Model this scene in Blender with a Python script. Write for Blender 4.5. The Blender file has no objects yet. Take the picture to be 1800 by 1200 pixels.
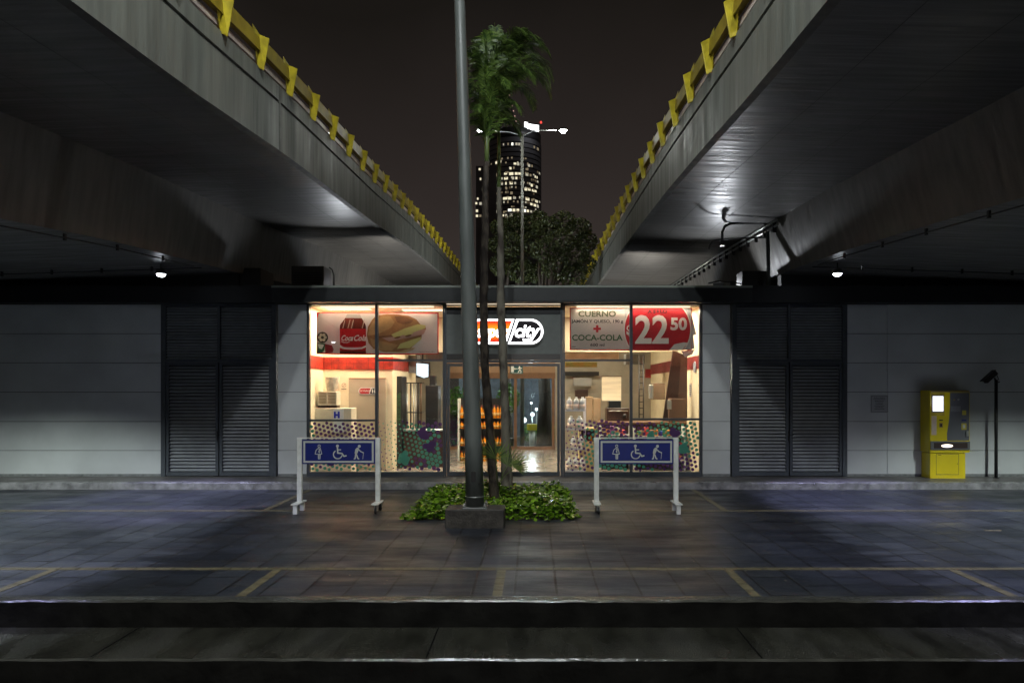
import bpy, math, random
from mathutils import Vector, Matrix, Quaternion
random.seed(7)
R = math.radians
sc = bpy.context.scene
# ---------------------------------------------------------------- camera, sky, exposure
H = 1.9                                   # camera height above the plaza (plaza is z = 0)
cd = bpy.data.cameras.new('camera'); cam = bpy.data.objects.new('camera', cd)
sc.collection.objects.link(cam); sc.camera = cam
cam.location = (0, 0, H); cam.rotation_euler = (R(90), 0, 0)
cd.lens = 24; cd.sensor_width = 36; cd.shift_x = -40/1800; cd.shift_y = 82/1800
cd.clip_start = .05; cd.clip_end = 3000
w = bpy.data.worlds.new('World'); sc.world = w; w.use_nodes = True
nt = w.node_tree; nt.nodes.clear()
wo = nt.nodes.new('ShaderNodeOutputWorld'); bg = nt.nodes.new('ShaderNodeBackground')
tc = nt.nodes.new('ShaderNodeTexCoord'); sp = nt.nodes.new('ShaderNodeSeparateXYZ')
rp = nt.nodes.new('ShaderNodeValToRGB')
rp.color_ramp.elements[0].position = 0.0; rp.color_ramp.elements[0].color = (.034, .027, .023, 1)
rp.color_ramp.elements[1].position = .5; rp.color_ramp.elements[1].color = (.0068, .0057, .0048, 1)
e = rp.color_ramp.elements.new(.27); e.color = (.019, .0148, .0135, 1)
nz = nt.nodes.new('ShaderNodeTexNoise'); nz.inputs['Scale'].default_value = 2.2; nz.inputs['Detail'].default_value = 4
mz = nt.nodes.new('ShaderNodeMath'); mz.operation = 'MULTIPLY_ADD'; mz.inputs[1].default_value = .22
az = nt.nodes.new('ShaderNodeMath'); az.operation = 'ADD'; az.inputs[1].default_value = -.11
nt.links.new(tc.outputs['Generated'], nz.inputs[0]); nt.links.new(nz.outputs[0], mz.inputs[0])
nt.links.new(tc.outputs['Generated'], sp.inputs[0]); nt.links.new(sp.outputs['Z'], az.inputs[0]); nt.links.new(az.outputs[0], mz.inputs[2]); nt.links.new(mz.outputs[0], rp.inputs[0])
nt.links.new(rp.outputs[0], bg.inputs[0]); nt.links.new(bg.outputs[0], wo.inputs[0])
bg.inputs[1].default_value = .9
vs = sc.view_settings
sc.display_settings.display_device = 'sRGB'
vs.view_transform = 'Standard'; vs.look = 'None'; vs.gamma = 1; vs.use_curve_mapping = False; vs.exposure = .7

# ---------------------------------------------------------------- helpers
def P(x, y, Y):                            # a pixel of the 1800 px photograph at distance Y, in metres
    return Vector(((x-940)/1200*Y, Y, H-(y-682)/1200*Y))
def PX(x, Y): return (x-940)/1200*Y
def PZ(y, Y): return H-(y-682)/1200*Y
MATS = {}
def mat(name, col, rough=.6, metal=0, nscale=None, namt=.25, bump=0, bscale=None, stretch=(1,1,1),
        emit=None, estr=0, rvar=0, col2=None, spec=.5, coat=0, coord='Object', rscale=None, detail=6, thr=(.35,.65)):
    if name in MATS: return MATS[name]
    m = bpy.data.materials.new(name); m.use_nodes = True; MATS[name] = m
    n = m.node_tree; b = n.nodes['Principled BSDF']
    b.inputs['Base Color'].default_value = (*col, 1); b.inputs['Roughness'].default_value = rough
    b.inputs['Metallic'].default_value = metal; b.inputs['Specular IOR Level'].default_value = spec
    b.inputs['Coat Weight'].default_value = coat
    if emit: b.inputs['Emission Color'].default_value = (*emit, 1); b.inputs['Emission Strength'].default_value = estr
    if nscale or bump or rvar:
        t = n.nodes.new('ShaderNodeTexCoord'); mp = n.nodes.new('ShaderNodeMapping')
        mp.inputs['Scale'].default_value = stretch; n.links.new(t.outputs[coord], mp.inputs[0])
    if nscale:
        no = n.nodes.new('ShaderNodeTexNoise'); no.inputs['Scale'].default_value = nscale
        no.inputs['Detail'].default_value = detail; n.links.new(mp.outputs[0], no.inputs[0])
        cr = n.nodes.new('ShaderNodeValToRGB')
        c2 = col2 if col2 else tuple(c*(1+namt) for c in col)
        c1 = col if col2 else tuple(c*(1-namt) for c in col)
        cr.color_ramp.elements[0].position = thr[0]; cr.color_ramp.elements[0].color = (*c1, 1)
        cr.color_ramp.elements[1].position = thr[1]; cr.color_ramp.elements[1].color = (*c2, 1)
        n.links.new(no.outputs[0], cr.inputs[0]); n.links.new(cr.outputs[0], b.inputs['Base Color'])
    if rvar:
        no = n.nodes.new('ShaderNodeTexNoise'); no.inputs['Scale'].default_value = rscale or 2; no.inputs['Detail'].default_value = 5
        n.links.new(mp.outputs[0], no.inputs[0]); mr = n.nodes.new('ShaderNodeMapRange')
        mr.inputs[1].default_value = .35; mr.inputs[2].default_value = .65
        mr.inputs[3].default_value = max(.03, rough-rvar); mr.inputs[4].default_value = min(1, rough+rvar)
        n.links.new(no.outputs[0], mr.inputs[0]); n.links.new(mr.outputs[0], b.inputs['Roughness'])
    if bump:
        no = n.nodes.new('ShaderNodeTexNoise'); no.inputs['Scale'].default_value = bscale or 40; no.inputs['Detail'].default_value = 5
        n.links.new(mp.outputs[0], no.inputs[0]); bm = n.nodes.new('ShaderNodeBump')
        bm.inputs['Strength'].default_value = bump; bm.inputs['Distance'].default_value = .02
        n.links.new(no.outputs[0], bm.inputs['Height']); n.links.new(bm.outputs[0], b.inputs['Normal'])
    return m
def glass(name, tint=(.93,.96,.95), refl=.05):
    if name in MATS: return MATS[name]
    m = bpy.data.materials.new(name); m.use_nodes = True; MATS[name] = m
    n = m.node_tree; n.nodes.clear(); o = n.nodes.new('ShaderNodeOutputMaterial'); mx = n.nodes.new('ShaderNodeMixShader')
    t = n.nodes.new('ShaderNodeBsdfTransparent'); t.inputs[0].default_value = (*tint, 1)
    g = n.nodes.new('ShaderNodeBsdfGlossy'); g.inputs['Roughness'].default_value = .01
    f = n.nodes.new('ShaderNodeFresnel'); f.inputs[0].default_value = 1.45
    a = n.nodes.new('ShaderNodeMath'); a.operation = 'ADD'; a.inputs[1].default_value = refl-.03; a.use_clamp = True
    n.links.new(f.outputs[0], a.inputs[0]); n.links.new(a.outputs[0], mx.inputs[0])
    n.links.new(t.outputs[0], mx.inputs[1]); n.links.new(g.outputs[0], mx.inputs[2]); n.links.new(mx.outputs[0], o.inputs[0])
    return m
def emis(name, col, s):
    if name in MATS: return MATS[name]
    m = bpy.data.materials.new(name); m.use_nodes = True; MATS[name] = m
    n = m.node_tree; n.nodes.clear(); o = n.nodes.new('ShaderNodeOutputMaterial'); e = n.nodes.new('ShaderNodeEmission')
    e.inputs[0].default_value = (*col, 1); e.inputs[1].default_value = s; n.links.new(e.outputs[0], o.inputs[0]); return m

class MB:
    def __init__(s): s.v = []; s.f = []; s.m = []; s.mats = []; s.sm = []
    def mi(s, m):
        if m not in s.mats: s.mats.append(m)
        return s.mats.index(m)
    def poly(s, pts, m, smooth=False):
        i = len(s.v); s.v += [tuple(p) for p in pts]; s.f.append(tuple(range(i, i+len(pts)))); s.m.append(s.mi(m)); s.sm.append(smooth); return s
    def box(s, x0, x1, y0, y1, z0, z1, m, rot=None, c=None):
        if x0 > x1: x0, x1 = x1, x0
        if y0 > y1: y0, y1 = y1, y0
        if z0 > z1: z0, z1 = z1, z0
        p = [Vector((x, y, z)) for x in (x0, x1) for y in (y0, y1) for z in (z0, z1)]
        if rot is not None:
            c = Vector(c) if c is not None else Vector(((x0+x1)/2, (y0+y1)/2, (z0+z1)/2))
            p = [c+rot@(q-c) for q in p]
        i = len(s.v); s.v += [tuple(q) for q in p]
        for f in ((0,1,3,2),(4,6,7,5),(0,4,5,1),(2,3,7,6),(0,2,6,4),(1,5,7,3)):
            s.f.append(tuple(i+k for k in f)); s.m.append(s.mi(m)); s.sm.append(False)
        return s
    def bbox(s, x0, x1, y0, y1, z0, z1, m, b=.01):      # box with chamfered vertical and top edges
        z = [(z0, 0), (z1-b, 0), (z1, b)]
        def ring(ins):
            a, c, d, e2 = x0+ins, x1-ins, y0+ins, y1-ins
            return [(a+b,d),(c-b,d),(c,d+b),(c,e2-b),(c-b,e2),(a+b,e2),(a,e2-b),(a,d+b)]
        i = len(s.v)
        for zz, ins in z: s.v += [(x, y, zz) for x, y in ring(ins*.7)]
        for k in range(2):
            for j in range(8):
                a = i+k*8+j; c = i+k*8+(j+1) % 8
                s.f.append((a, c, c+8, a+8)); s.m.append(s.mi(m)); s.sm.append(False)
        s.f.append(tuple(i+16+j for j in range(8))); s.m.append(s.mi(m)); s.sm.append(False)
        s.f.append(tuple(i+7-j for j in range(8))); s.m.append(s.mi(m)); s.sm.append(False)
        return s
    def tube(s, pts, r, m, n=8, cap=True, smooth=True):
        pts = [Vector(p) for p in pts]; rr = r if isinstance(r, (list, tuple)) else [r]*len(pts)
        i = len(s.v); d0 = (pts[1]-pts[0]).normalized()
        up = Vector((0,0,1)) if abs(d0.z) < .9 else Vector((0,1,0))
        a = d0.cross(up).normalized()
        for k, p in enumerate(pts):
            d = (pts[min(k+1, len(pts)-1)]-pts[max(k-1, 0)]).normalized()
            a = (a-d*a.dot(d)).normalized(); b = d.cross(a)
            for j in range(n):
                t = 2*math.pi*j/n; s.v.append(tuple(p+(a*math.cos(t)+b*math.sin(t))*rr[k]))
        for k in range(len(pts)-1):
            for j in range(n):
                q = i+k*n+j; w2 = i+k*n+(j+1) % n
                s.f.append((q, w2, w2+n, q+n)); s.m.append(s.mi(m)); s.sm.append(smooth)
        if cap:
            s.f.append(tuple(i+n-1-j for j in range(n))); s.m.append(s.mi(m)); s.sm.append(False)
            s.f.append(tuple(i+(len(pts)-1)*n+j for j in range(n))); s.m.append(s.mi(m)); s.sm.append(False)
        return s
    def rev(s, c, prof, m, n=16, axis='z'):            # prof: (radius, height)
        i = len(s.v); c = Vector(c)
        for r_, h in prof:
            for j in range(n):
                t = 2*math.pi*j/n; u, v2 = r_*math.cos(t), r_*math.sin(t)
                q = (u, v2, h) if axis == 'z' else ((u, h, v2) if axis == 'y' else (h, u, v2))
                s.v.append(tuple(c+Vector(q)))
        for k in range(len(prof)-1):
            for j in range(n):
                q = i+k*n+j; w2 = i+k*n+(j+1) % n
                s.f.append((q, w2, w2+n, q+n)); s.m.append(s.mi(m)); s.sm.append(True)
        s.f.append(tuple(i+n-1-j for j in range(n))); s.m.append(s.mi(m)); s.sm.append(False)
        s.f.append(tuple(i+(len(prof)-1)*n+j for j in range(n))); s.m.append(s.mi(m)); s.sm.append(False)
        return s
    # flat graphics on a plane facing the street (origin o, +X right, +Z up), measured in metres
    def disc(s, o, rx, rz, m, n=20, a0=0, a1=360, ring=0):
        o = Vector(o); ts = [R(a0+(a1-a0)*k/n) for k in range(n+1)]
        if ring:
            for k in range(n):
                q = []
                for t, f_ in ((ts[k],1),(ts[k+1],1),(ts[k+1],0),(ts[k],0)):
                    k2 = 1 if f_ else 1-ring/rx
                    q.append(o+Vector((rx*k2*math.cos(t), 0, rz*k2*math.sin(t))))
                s.poly(q, m)
        else:
            pts = [o+Vector((rx*math.cos(t), 0, rz*math.sin(t))) for t in (ts[:-1] if a1-a0 >= 360 else ts)]
            s.poly(pts, m)
        return s
    def stroke(s, o, pts, wd, m, sc_=1):
        o = Vector(o); q = [Vector((x*sc_, 0, z*sc_)) for x, z in pts]
        for a, b in zip(q[:-1], q[1:]):
            d = (b-a)
            if d.length < 1e-6: continue
            d.normalize(); nrm = Vector((-d.z, 0, d.x))*wd/2
            e = Vector((0, -.0002, 0))*random.random()
            s.poly([o+a-nrm+e, o+b-nrm+e, o+b+nrm+e, o+a+nrm+e], m)
        for a in q: s.disc(o+a+Vector((0,-.0003,0)), wd/2, wd/2, m, 10)
        return s
    def pp(s, o, pts, m, sc_=1):
        o = Vector(o); s.poly([o+Vector((x*sc_, 0, z*sc_)) for x, z in pts], m); return s
    def text(s, txt, o, size, m, align='CENTER', bold=0, shear=0, width=None, thick=0):
        cu = bpy.data.curves.new('t', 'FONT'); cu.body = txt; cu.size = size; cu.align_x = align; cu.align_y = 'CENTER'
        cu.offset = bold; cu.shear = shear; cu.extrude = thick; cu.resolution_u = 3
        ob = bpy.data.objects.new('t', cu); sc.collection.objects.link(ob)
        dg = bpy.context.evaluated_depsgraph_get(); me = bpy.data.meshes.new_from_object(ob.evaluated_get(dg))
        xs = [v.co.x for v in me.vertices]; k = 1
        if width and xs: k = width/(max(xs)-min(xs))
        i = len(s.v); o = Vector(o)
        for v in me.vertices: s.v.append(tuple(o+Vector((v.co.x*k, -v.co.z, v.co.y))))
        for p in me.polygons: s.f.append(tuple(i+j for j in p.vertices)); s.m.append(s.mi(m)); s.sm.append(False)
        bpy.data.objects.remove(ob); bpy.data.curves.remove(cu); bpy.data.meshes.remove(me)
        return s
    def build(s, name, parent=None, loc=(0,0,0), rot=None, tagd=None):
        me = bpy.data.meshes.new(name); me.from_pydata(s.v, [], s.f)
        for m in s.mats: me.materials.append(m)
        me.polygons.foreach_set('material_index', s.m); me.polygons.foreach_set('use_smooth', s.sm); me.update()
        o = bpy.data.objects.new(name, me); sc.collection.objects.link(o); o.location = loc
        if rot: o.rotation_euler = rot
        if parent is not None:
            o.parent = parent; o.matrix_parent_inverse = Matrix.Translation(parent.location).inverted() if parent.parent is None else Matrix()
        return o
def tag(o, label=None, cat=None, group=None, kind=None):
    if label: o['label'] = label
    if cat: o['category'] = cat
    if group: o['group'] = group
    if kind: o['kind'] = kind
    return o
def thing(name, label, cat, loc=(0,0,0), group=None):
    o = bpy.data.objects.new(name, None); sc.collection.objects.link(o); o.location = loc; o.empty_display_size = .2
    return tag(o, label, cat, group)
def sub(mb, name, part):                     # sub-part: geometry in world space under a part placed at the origin
    o = mb.build(name); o.parent = part
    root = part.parent
    o.matrix_parent_inverse = Matrix()
    return o
# parts are built in world coordinates; build() keeps them there through matrix_parent_inverse
def copy_thing(o, off, label=None):
    c = o.copy(); sc.collection.objects.link(c); c.location = Vector(o.location)+Vector(off)
    if label: c['label'] = label
    for ch in list(o.children):
        d = ch.copy(); sc.collection.objects.link(d); d.parent = c; d.matrix_parent_inverse = ch.matrix_parent_inverse.copy()
        for g in list(ch.children):
            h = g.copy(); sc.collection.objects.link(h); h.parent = d
    return c
def lamp(name, kind, loc, power, col, size=.1, aim=None, cone=120, blend=.4, parent=None):
    l = bpy.data.lights.new(name, kind); l.energy = power; l.color = col
    if kind == 'AREA': l.shape = 'RECTANGLE'; l.size = size[0]; l.size_y = size[1]
    else: l.shadow_soft_size = size
    if kind == 'SPOT': l.spot_size = R(cone); l.spot_blend = blend
    o = bpy.data.objects.new(name, l); sc.collection.objects.link(o); o.location = loc
    if aim is not None:
        o.rotation_euler = (Vector(aim)-Vector(loc)).to_track_quat('-Z', 'Y').to_euler()
    if parent is not None:
        o.parent = parent; o.matrix_parent_inverse = Matrix.Translation(parent.location).inverted()
    return o

# ---------------------------------------------------------------- materials
M_fascia = mat('fascia_concrete', (.115,.122,.103), .55, nscale=2.2, namt=.22, bump=.25, bscale=9, stretch=(3,3,.25), rvar=.15)
M_soffit = mat('soffit_concrete', (.105,.102,.096), .44, nscale=4, namt=.18, bump=.22, bscale=6, stretch=(.22,3,1), rvar=.12, rscale=5)
M_web = mat('web_concrete', (.14,.133,.12), .5, nscale=3, namt=.16, bump=.2, bscale=8, stretch=(3,3,.3), rvar=.12)
M_dark = mat('groove_dark', (.06,.06,.055), .8)
M_joint = mat('joint_stain', (.10,.10,.09), .7, nscale=6, namt=.3)
M_yel = mat('rail_yellow_paint', (.40,.32,.012), .55, nscale=7, namt=.3, bump=.05)
M_glint = mat('rail_glint_pale', (.62,.52,.46), .3, metal=0, nscale=8, namt=.12)  # lower rail coloured pale to imitate bright light glints above the fascia
M_yeld = mat('dark_yellow_beam', (.24,.18,.012), .5, nscale=5, namt=.25)  # top beam, a darker yellow than the posts
M_panel = mat('wall_panel_paint', (.52,.545,.55), .7, nscale=1.1, namt=.09, bump=.04, bscale=120, detail=8)
M_plinth = mat('plinth', (.17,.18,.18), .8, nscale=12, namt=.3)
M_black = mat('black_fascia', (.008,.009,.011), .55)
M_band = mat('roof_fascia', (.024,.027,.028), .5, nscale=6, namt=.15)
M_frame = mat('anthracite_frame', (.06,.07,.082), .35, nscale=10, namt=.12)
M_slat = mat('louvre_slat', (.3,.32,.34), .32, nscale=6, namt=.1)
M_signp = mat('sign_panel_grey', (.15,.165,.155), .55, nscale=10, namt=.06)
M_cream = mat('cream_wall', (.82,.71,.50), .7, nscale=3, namt=.04)
M_ceil = mat('ceiling_white', (.78,.68,.5), .8)
M_floor = mat('shop_tile', (.36,.32,.28), .16, nscale=2, namt=.15)
M_redband = mat('red_wall_band', (.45,.035,.015), .5, nscale=9, col2=(.22,.02,.012))
M_white = mat('white_paint', (.72,.74,.7), .45, nscale=9, namt=.12, bump=.04)
M_offw = mat('plastic_cream', (.7,.62,.48), .5, nscale=5, namt=.06)
M_blue = mat('sign_blue', (.008,.018,.16), .4, nscale=6, namt=.08)
M_pic = mat('pictogram_grey', (.5,.52,.48), .5)
M_rubber = mat('rubber', (.015,.015,.017), .5)
M_steel = mat('steel', (.5,.52,.5), .35, metal=.9)
M_pole = mat('pole_grey_paint', (.10,.112,.104), .5, nscale=4, namt=.18, bump=.08, bscale=14, stretch=(2,2,.5), rvar=.1)
M_block = mat('block_concrete', (.045,.04,.034), .65, nscale=7, namt=.4, bump=.5, bscale=30)
M_kerb = mat('kerb_concrete', (.2,.2,.2), .4, nscale=5, namt=.4, bump=.6, bscale=22, rvar=.2, rscale=6)
M_bandbrick = mat('ochre_paver', (.115,.1,.055), .5, nscale=9, namt=.3, bump=.3, bscale=60)
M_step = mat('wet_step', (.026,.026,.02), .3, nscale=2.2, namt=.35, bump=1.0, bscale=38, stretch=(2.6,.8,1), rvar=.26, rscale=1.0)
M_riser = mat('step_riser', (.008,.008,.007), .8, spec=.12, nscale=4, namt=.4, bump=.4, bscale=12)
M_road = mat('asphalt', (.03,.03,.03), .5, nscale=20, namt=.3, bump=.4, bscale=90)
M_soil = mat('soil', (.025,.018,.012), .9, nscale=20, namt=.4, bump=.8, bscale=40)
M_purple = mat('film_purple', (.12,.05,.19), .4)
M_teal = mat('film_teal', (.1,.4,.29), .4)
M_brown = mat('brown_frame', (.17,.09,.05), .4, nscale=5, namt=.15)
M_dkbrown = mat('dark_brown', (.05,.022,.014), .4, nscale=5, namt=.2)
M_blk = mat('black_plastic', (.014,.014,.015), .35)
M_red = mat('banner_red', (.48,.012,.022), .55)
M_ban = mat('banner_vinyl', (.62,.56,.52), .5, nscale=2, namt=.05)
M_greent = mat('banner_green', (.05,.13,.055), .6)
M_olive = mat('banner_olive', (.10,.115,.065), .6)
M_inkd = mat('banner_ink', (.04,.03,.035), .6)
M_machy = mat('machine_yellow', (.68,.54,.01), .38, nscale=3, namt=.06, coat=.2)
M_machg = mat('machine_grey', (.12,.125,.14), .4)
M_carton = mat('carton', (.32,.22,.13), .8, nscale=6, namt=.12)
M_glass = glass('window_glass')
M_glass2 = glass('back_glass', (.85,.9,.9), .06)

def leafmat(name, c1, c2, rough=.4, trans=.3):
    m = bpy.data.materials.new(name); m.use_nodes = True; n = m.node_tree; b = n.nodes['Principled BSDF']
    g = n.nodes.new('ShaderNodeNewGeometry'); cr = n.nodes.new('ShaderNodeValToRGB')
    cr.color_ramp.elements[0].color = (*c1, 1); cr.color_ramp.elements[1].color = (*c2, 1)
    n.links.new(g.outputs['Random Per Island'], cr.inputs[0]); n.links.new(cr.outputs[0], b.inputs['Base Color'])
    b.inputs['Roughness'].default_value = rough
    tr = n.nodes.new('ShaderNodeBsdfTranslucent'); n.links.new(cr.outputs[0], tr.inputs[0])
    mx = n.nodes.new('ShaderNodeMixShader'); mx.inputs[0].default_value = trans
    n.links.new(b.outputs[0], mx.inputs[1]); n.links.new(tr.outputs[0], mx.inputs[2])
    n.links.new(mx.outputs[0], n.nodes['Material Output'].inputs[0]); return m
M_leaf = leafmat('ground_cover_leaf', (.008,.04,.004), (.26,.48,.03), .2, .15)
M_frond = leafmat('palm_frond', (.02,.06,.012), (.19,.29,.055), .4)
M_tree = leafmat('tree_leaf', (.014,.024,.007), (.085,.105,.028), .5)
M_pot = leafmat('plant_leaf', (.03,.1,.015), (.16,.34,.04), .4)
M_bark = mat('tree_bark', (.045,.035,.026), .8, nscale=8, namt=.4, bump=.8, bscale=14, stretch=(2,2,.6))
M_palmA = mat('palm_trunk_grey', (.085,.068,.05), .8, nscale=5, col2=(.025,.018,.014), bump=.9, bscale=9, stretch=(2,2,1.2), thr=(.45,.62))
M_palmB = mat('palm_trunk_pale', (.17,.155,.12), .8, nscale=4, col2=(.05,.04,.03), bump=.9, bscale=7, stretch=(2,2,.8), thr=(.45,.62))

def paving():
    m = bpy.data.materials.new('wet_pavers'); m.use_nodes = True; n = m.node_tree; b = n.nodes['Principled BSDF']; L = n.links.new
    t = n.nodes.new('ShaderNodeTexCoord'); s = n.nodes.new('ShaderNodeSeparateXYZ'); c = n.nodes.new('ShaderNodeCombineXYZ')
    L(t.outputs['Object'], s.inputs[0])
    ax = n.nodes.new('ShaderNodeMath'); ax.operation = 'ADD'; ax.inputs[1].default_value = .29+.39*40; L(s.outputs['X'], ax.inputs[0])
    ay = n.nodes.new('ShaderNodeMath'); ay.operation = 'ADD'; ay.inputs[1].default_value = .25; L(s.outputs['Y'], ay.inputs[0])
    L(ay.outputs[0], c.inputs['X']); L(ax.outputs[0], c.inputs['Y'])
    br = n.nodes.new('ShaderNodeTexBrick'); L(c.outputs[0], br.inputs[0]); br.offset = .5
    br.inputs['Scale'].default_value = 1; br.inputs['Brick Width'].default_value = .62; br.inputs['Row Height'].default_value = .3925
    br.inputs['Mortar Size'].default_value = .013; br.inputs['Mortar Smooth'].default_value = .2; br.inputs['Bias'].default_value = 0
    br.inputs['Color1'].default_value = (.018,.022,.029,1); br.inputs['Color2'].default_value = (.036,.041,.05,1); br.inputs['Mortar'].default_value = (.004,.004,.004,1)
    n1 = n.nodes.new('ShaderNodeTexNoise'); n1.inputs['Scale'].default_value = .9; n1.inputs['Detail'].default_value = 6; L(t.outputs['Object'], n1.inputs[0])
    cr = n.nodes.new('ShaderNodeValToRGB'); cr.color_ramp.elements[0].position = .38; cr.color_ramp.elements[0].color = (.6,.6,.6,1)
    cr.color_ramp.elements[1].position = .66; cr.color_ramp.elements[1].color = (1.15,1.12,1.1,1); L(n1.outputs[0], cr.inputs[0])
    mu = n.nodes.new('ShaderNodeMixRGB'); mu.blend_type = 'MULTIPLY'; mu.inputs[0].default_value = 1; L(br.outputs[0], mu.inputs[1]); L(cr.outputs[0], mu.inputs[2])
    n5 = n.nodes.new('ShaderNodeTexNoise'); n5.inputs['Scale'].default_value = 90; n5.inputs['Detail'].default_value = 3; L(t.outputs['Object'], n5.inputs[0])
    c5 = n.nodes.new('ShaderNodeValToRGB'); c5.color_ramp.elements[0].position = .35; c5.color_ramp.elements[0].color = (.65,.65,.65,1)
    c5.color_ramp.elements[1].position = .68; c5.color_ramp.elements[1].color = (1.5,1.5,1.5,1); L(n5.outputs[0], c5.inputs[0])
    m5 = n.nodes.new('ShaderNodeMixRGB'); m5.blend_type = 'MULTIPLY'; m5.inputs[0].default_value = 1; L(mu.outputs[0], m5.inputs[1]); L(c5.outputs[0], m5.inputs[2])
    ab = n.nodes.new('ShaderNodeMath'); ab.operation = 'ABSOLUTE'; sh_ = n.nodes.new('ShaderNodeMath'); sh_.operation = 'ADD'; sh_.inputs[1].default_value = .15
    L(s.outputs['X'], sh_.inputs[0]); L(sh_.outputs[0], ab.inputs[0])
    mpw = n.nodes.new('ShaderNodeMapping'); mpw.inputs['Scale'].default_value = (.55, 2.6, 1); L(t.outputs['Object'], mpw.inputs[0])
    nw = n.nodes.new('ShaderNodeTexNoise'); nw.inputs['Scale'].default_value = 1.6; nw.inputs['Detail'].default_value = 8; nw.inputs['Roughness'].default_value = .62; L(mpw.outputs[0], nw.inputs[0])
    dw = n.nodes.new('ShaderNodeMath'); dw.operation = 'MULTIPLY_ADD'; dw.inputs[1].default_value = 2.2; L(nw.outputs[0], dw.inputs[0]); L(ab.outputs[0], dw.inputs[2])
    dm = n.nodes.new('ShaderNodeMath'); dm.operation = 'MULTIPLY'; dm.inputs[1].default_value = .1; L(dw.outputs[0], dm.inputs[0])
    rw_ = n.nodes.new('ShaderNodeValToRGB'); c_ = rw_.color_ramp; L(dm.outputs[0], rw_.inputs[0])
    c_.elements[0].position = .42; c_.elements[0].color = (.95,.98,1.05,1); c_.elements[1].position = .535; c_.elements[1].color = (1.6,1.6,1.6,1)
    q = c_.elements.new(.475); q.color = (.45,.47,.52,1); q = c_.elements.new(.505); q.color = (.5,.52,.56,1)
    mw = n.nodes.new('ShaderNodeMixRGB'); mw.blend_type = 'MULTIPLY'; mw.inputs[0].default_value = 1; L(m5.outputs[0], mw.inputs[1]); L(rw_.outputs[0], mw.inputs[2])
    L(mw.outputs[0], b.inputs['Base Color'])
    mp = n.nodes.new('ShaderNodeMapping'); mp.inputs['Scale'].default_value = (.5,1.6,1); L(t.outputs['Object'], mp.inputs[0])
    n2 = n.nodes.new('ShaderNodeTexNoise'); n2.inputs['Scale'].default_value = 1.3; n2.inputs['Detail'].default_value = 7; n2.inputs['Roughness'].default_value = .65; L(mp.outputs[0], n2.inputs[0])
    mr = n.nodes.new('ShaderNodeMapRange'); mr.inputs[1].default_value = .4; mr.inputs[2].default_value = .62; mr.inputs[3].default_value = .3; mr.inputs[4].default_value = .62
    L(n2.outputs[0], mr.inputs[0]); L(mr.outputs[0], b.inputs['Roughness'])
    n3 = n.nodes.new('ShaderNodeTexNoise'); n3.inputs['Scale'].default_value = 55; n3.inputs['Detail'].default_value = 4; L(t.outputs['Object'], n3.inputs[0])
    n4 = n.nodes.new('ShaderNodeTexNoise'); n4.inputs['Scale'].default_value = 3; n4.inputs['Detail'].default_value = 3; L(t.outputs['Object'], n4.inputs[0])
    a1 = n.nodes.new('ShaderNodeMath'); a1.operation = 'MULTIPLY_ADD'; a1.inputs[1].default_value = .35; L(n3.outputs[0], a1.inputs[0]); 
    a2 = n.nodes.new('ShaderNodeMath'); a2.operation = 'MULTIPLY_ADD'; a2.inputs[1].default_value = -.8; L(br.outputs['Fac'], a2.inputs[0]); L(n4.outputs[0], a2.inputs[2])
    L(a2.outputs[0], a1.inputs[2])
    bu = n.nodes.new('ShaderNodeBump'); bu.inputs['Strength'].default_value = .6; bu.inputs['Distance'].default_value = .012
    L(a1.outputs[0], bu.inputs['Height']); L(bu.outputs[0], b.inputs['Normal']); return m
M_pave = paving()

# ---------------------------------------------------------------- ground, plaza, steps
YF = 13.75; KY = 12.8; PF = 6.1
M_lip = mat('wet_lip', (.05,.05,.042), .14, nscale=5, namt=.3, bump=.5, bscale=16, stretch=(1,2,1), rvar=.1, rscale=3)
def struct(mb, name): o = mb.build(name); tag(o, kind='structure'); return o
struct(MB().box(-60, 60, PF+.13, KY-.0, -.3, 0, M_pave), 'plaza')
g = MB(); g.poly([(-1500,KY+.2,-.02),(1500,KY+.2,-.02),(1500,1800,-.02),(-1500,1800,-.02)], M_road); struct(g, 'ground')
g = MB(); g.poly([(-300,-300,-.62),(300,-300,-.62),(300,5.0,-.62),(-300,5.0,-.62)], M_road); struct(g, 'road')
def wavy_box(x0, x1, y0, y1, z0, z1, m, amp=.006, step=.18, mtop=None):
    mb = MB(); n = int((x1-x0)/step); prev = None
    for k in range(n+1):
        x = x0+(x1-x0)*k/n
        a = random.uniform(-amp, amp); b = random.uniform(-amp, amp)*.7
        ring = [Vector((x, y0+a, z0)), Vector((x, y0+a, z1-.015+b)), Vector((x, y0+a+.018, z1+b)), Vector((x, y1, z1+b*.3)), Vector((x, y1, z0))]
        i = len(mb.v); mb.v += [tuple(q) for q in ring]
        if prev is not None:
            for j in range(5):
                j2 = (j+1) % 5
                mb.f.append((prev+j, i+j, i+j2, prev+j2)); mb.m.append(mb.mi((M_lip if (mtop is M_step and j == 1) else mtop) if (mtop and j in (1,2)) else m)); mb.sm.append(False)
        prev = i
    return mb
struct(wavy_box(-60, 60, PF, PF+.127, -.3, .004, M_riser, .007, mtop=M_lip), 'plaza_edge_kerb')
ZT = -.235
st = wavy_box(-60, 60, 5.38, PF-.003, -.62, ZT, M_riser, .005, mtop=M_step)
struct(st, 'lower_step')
gj = MB()
for x in (-8.9, -6.2, -3.53, -.86, 1.8, 4.5, 7.2):
    gj.box(x-.006, x+.006, 5.41, PF-.01, ZT-.01, ZT+.002, mat('joint_black', (.004,.004,.004), .95, spec=.05))
struct(gj, 'step_joints')
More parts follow.
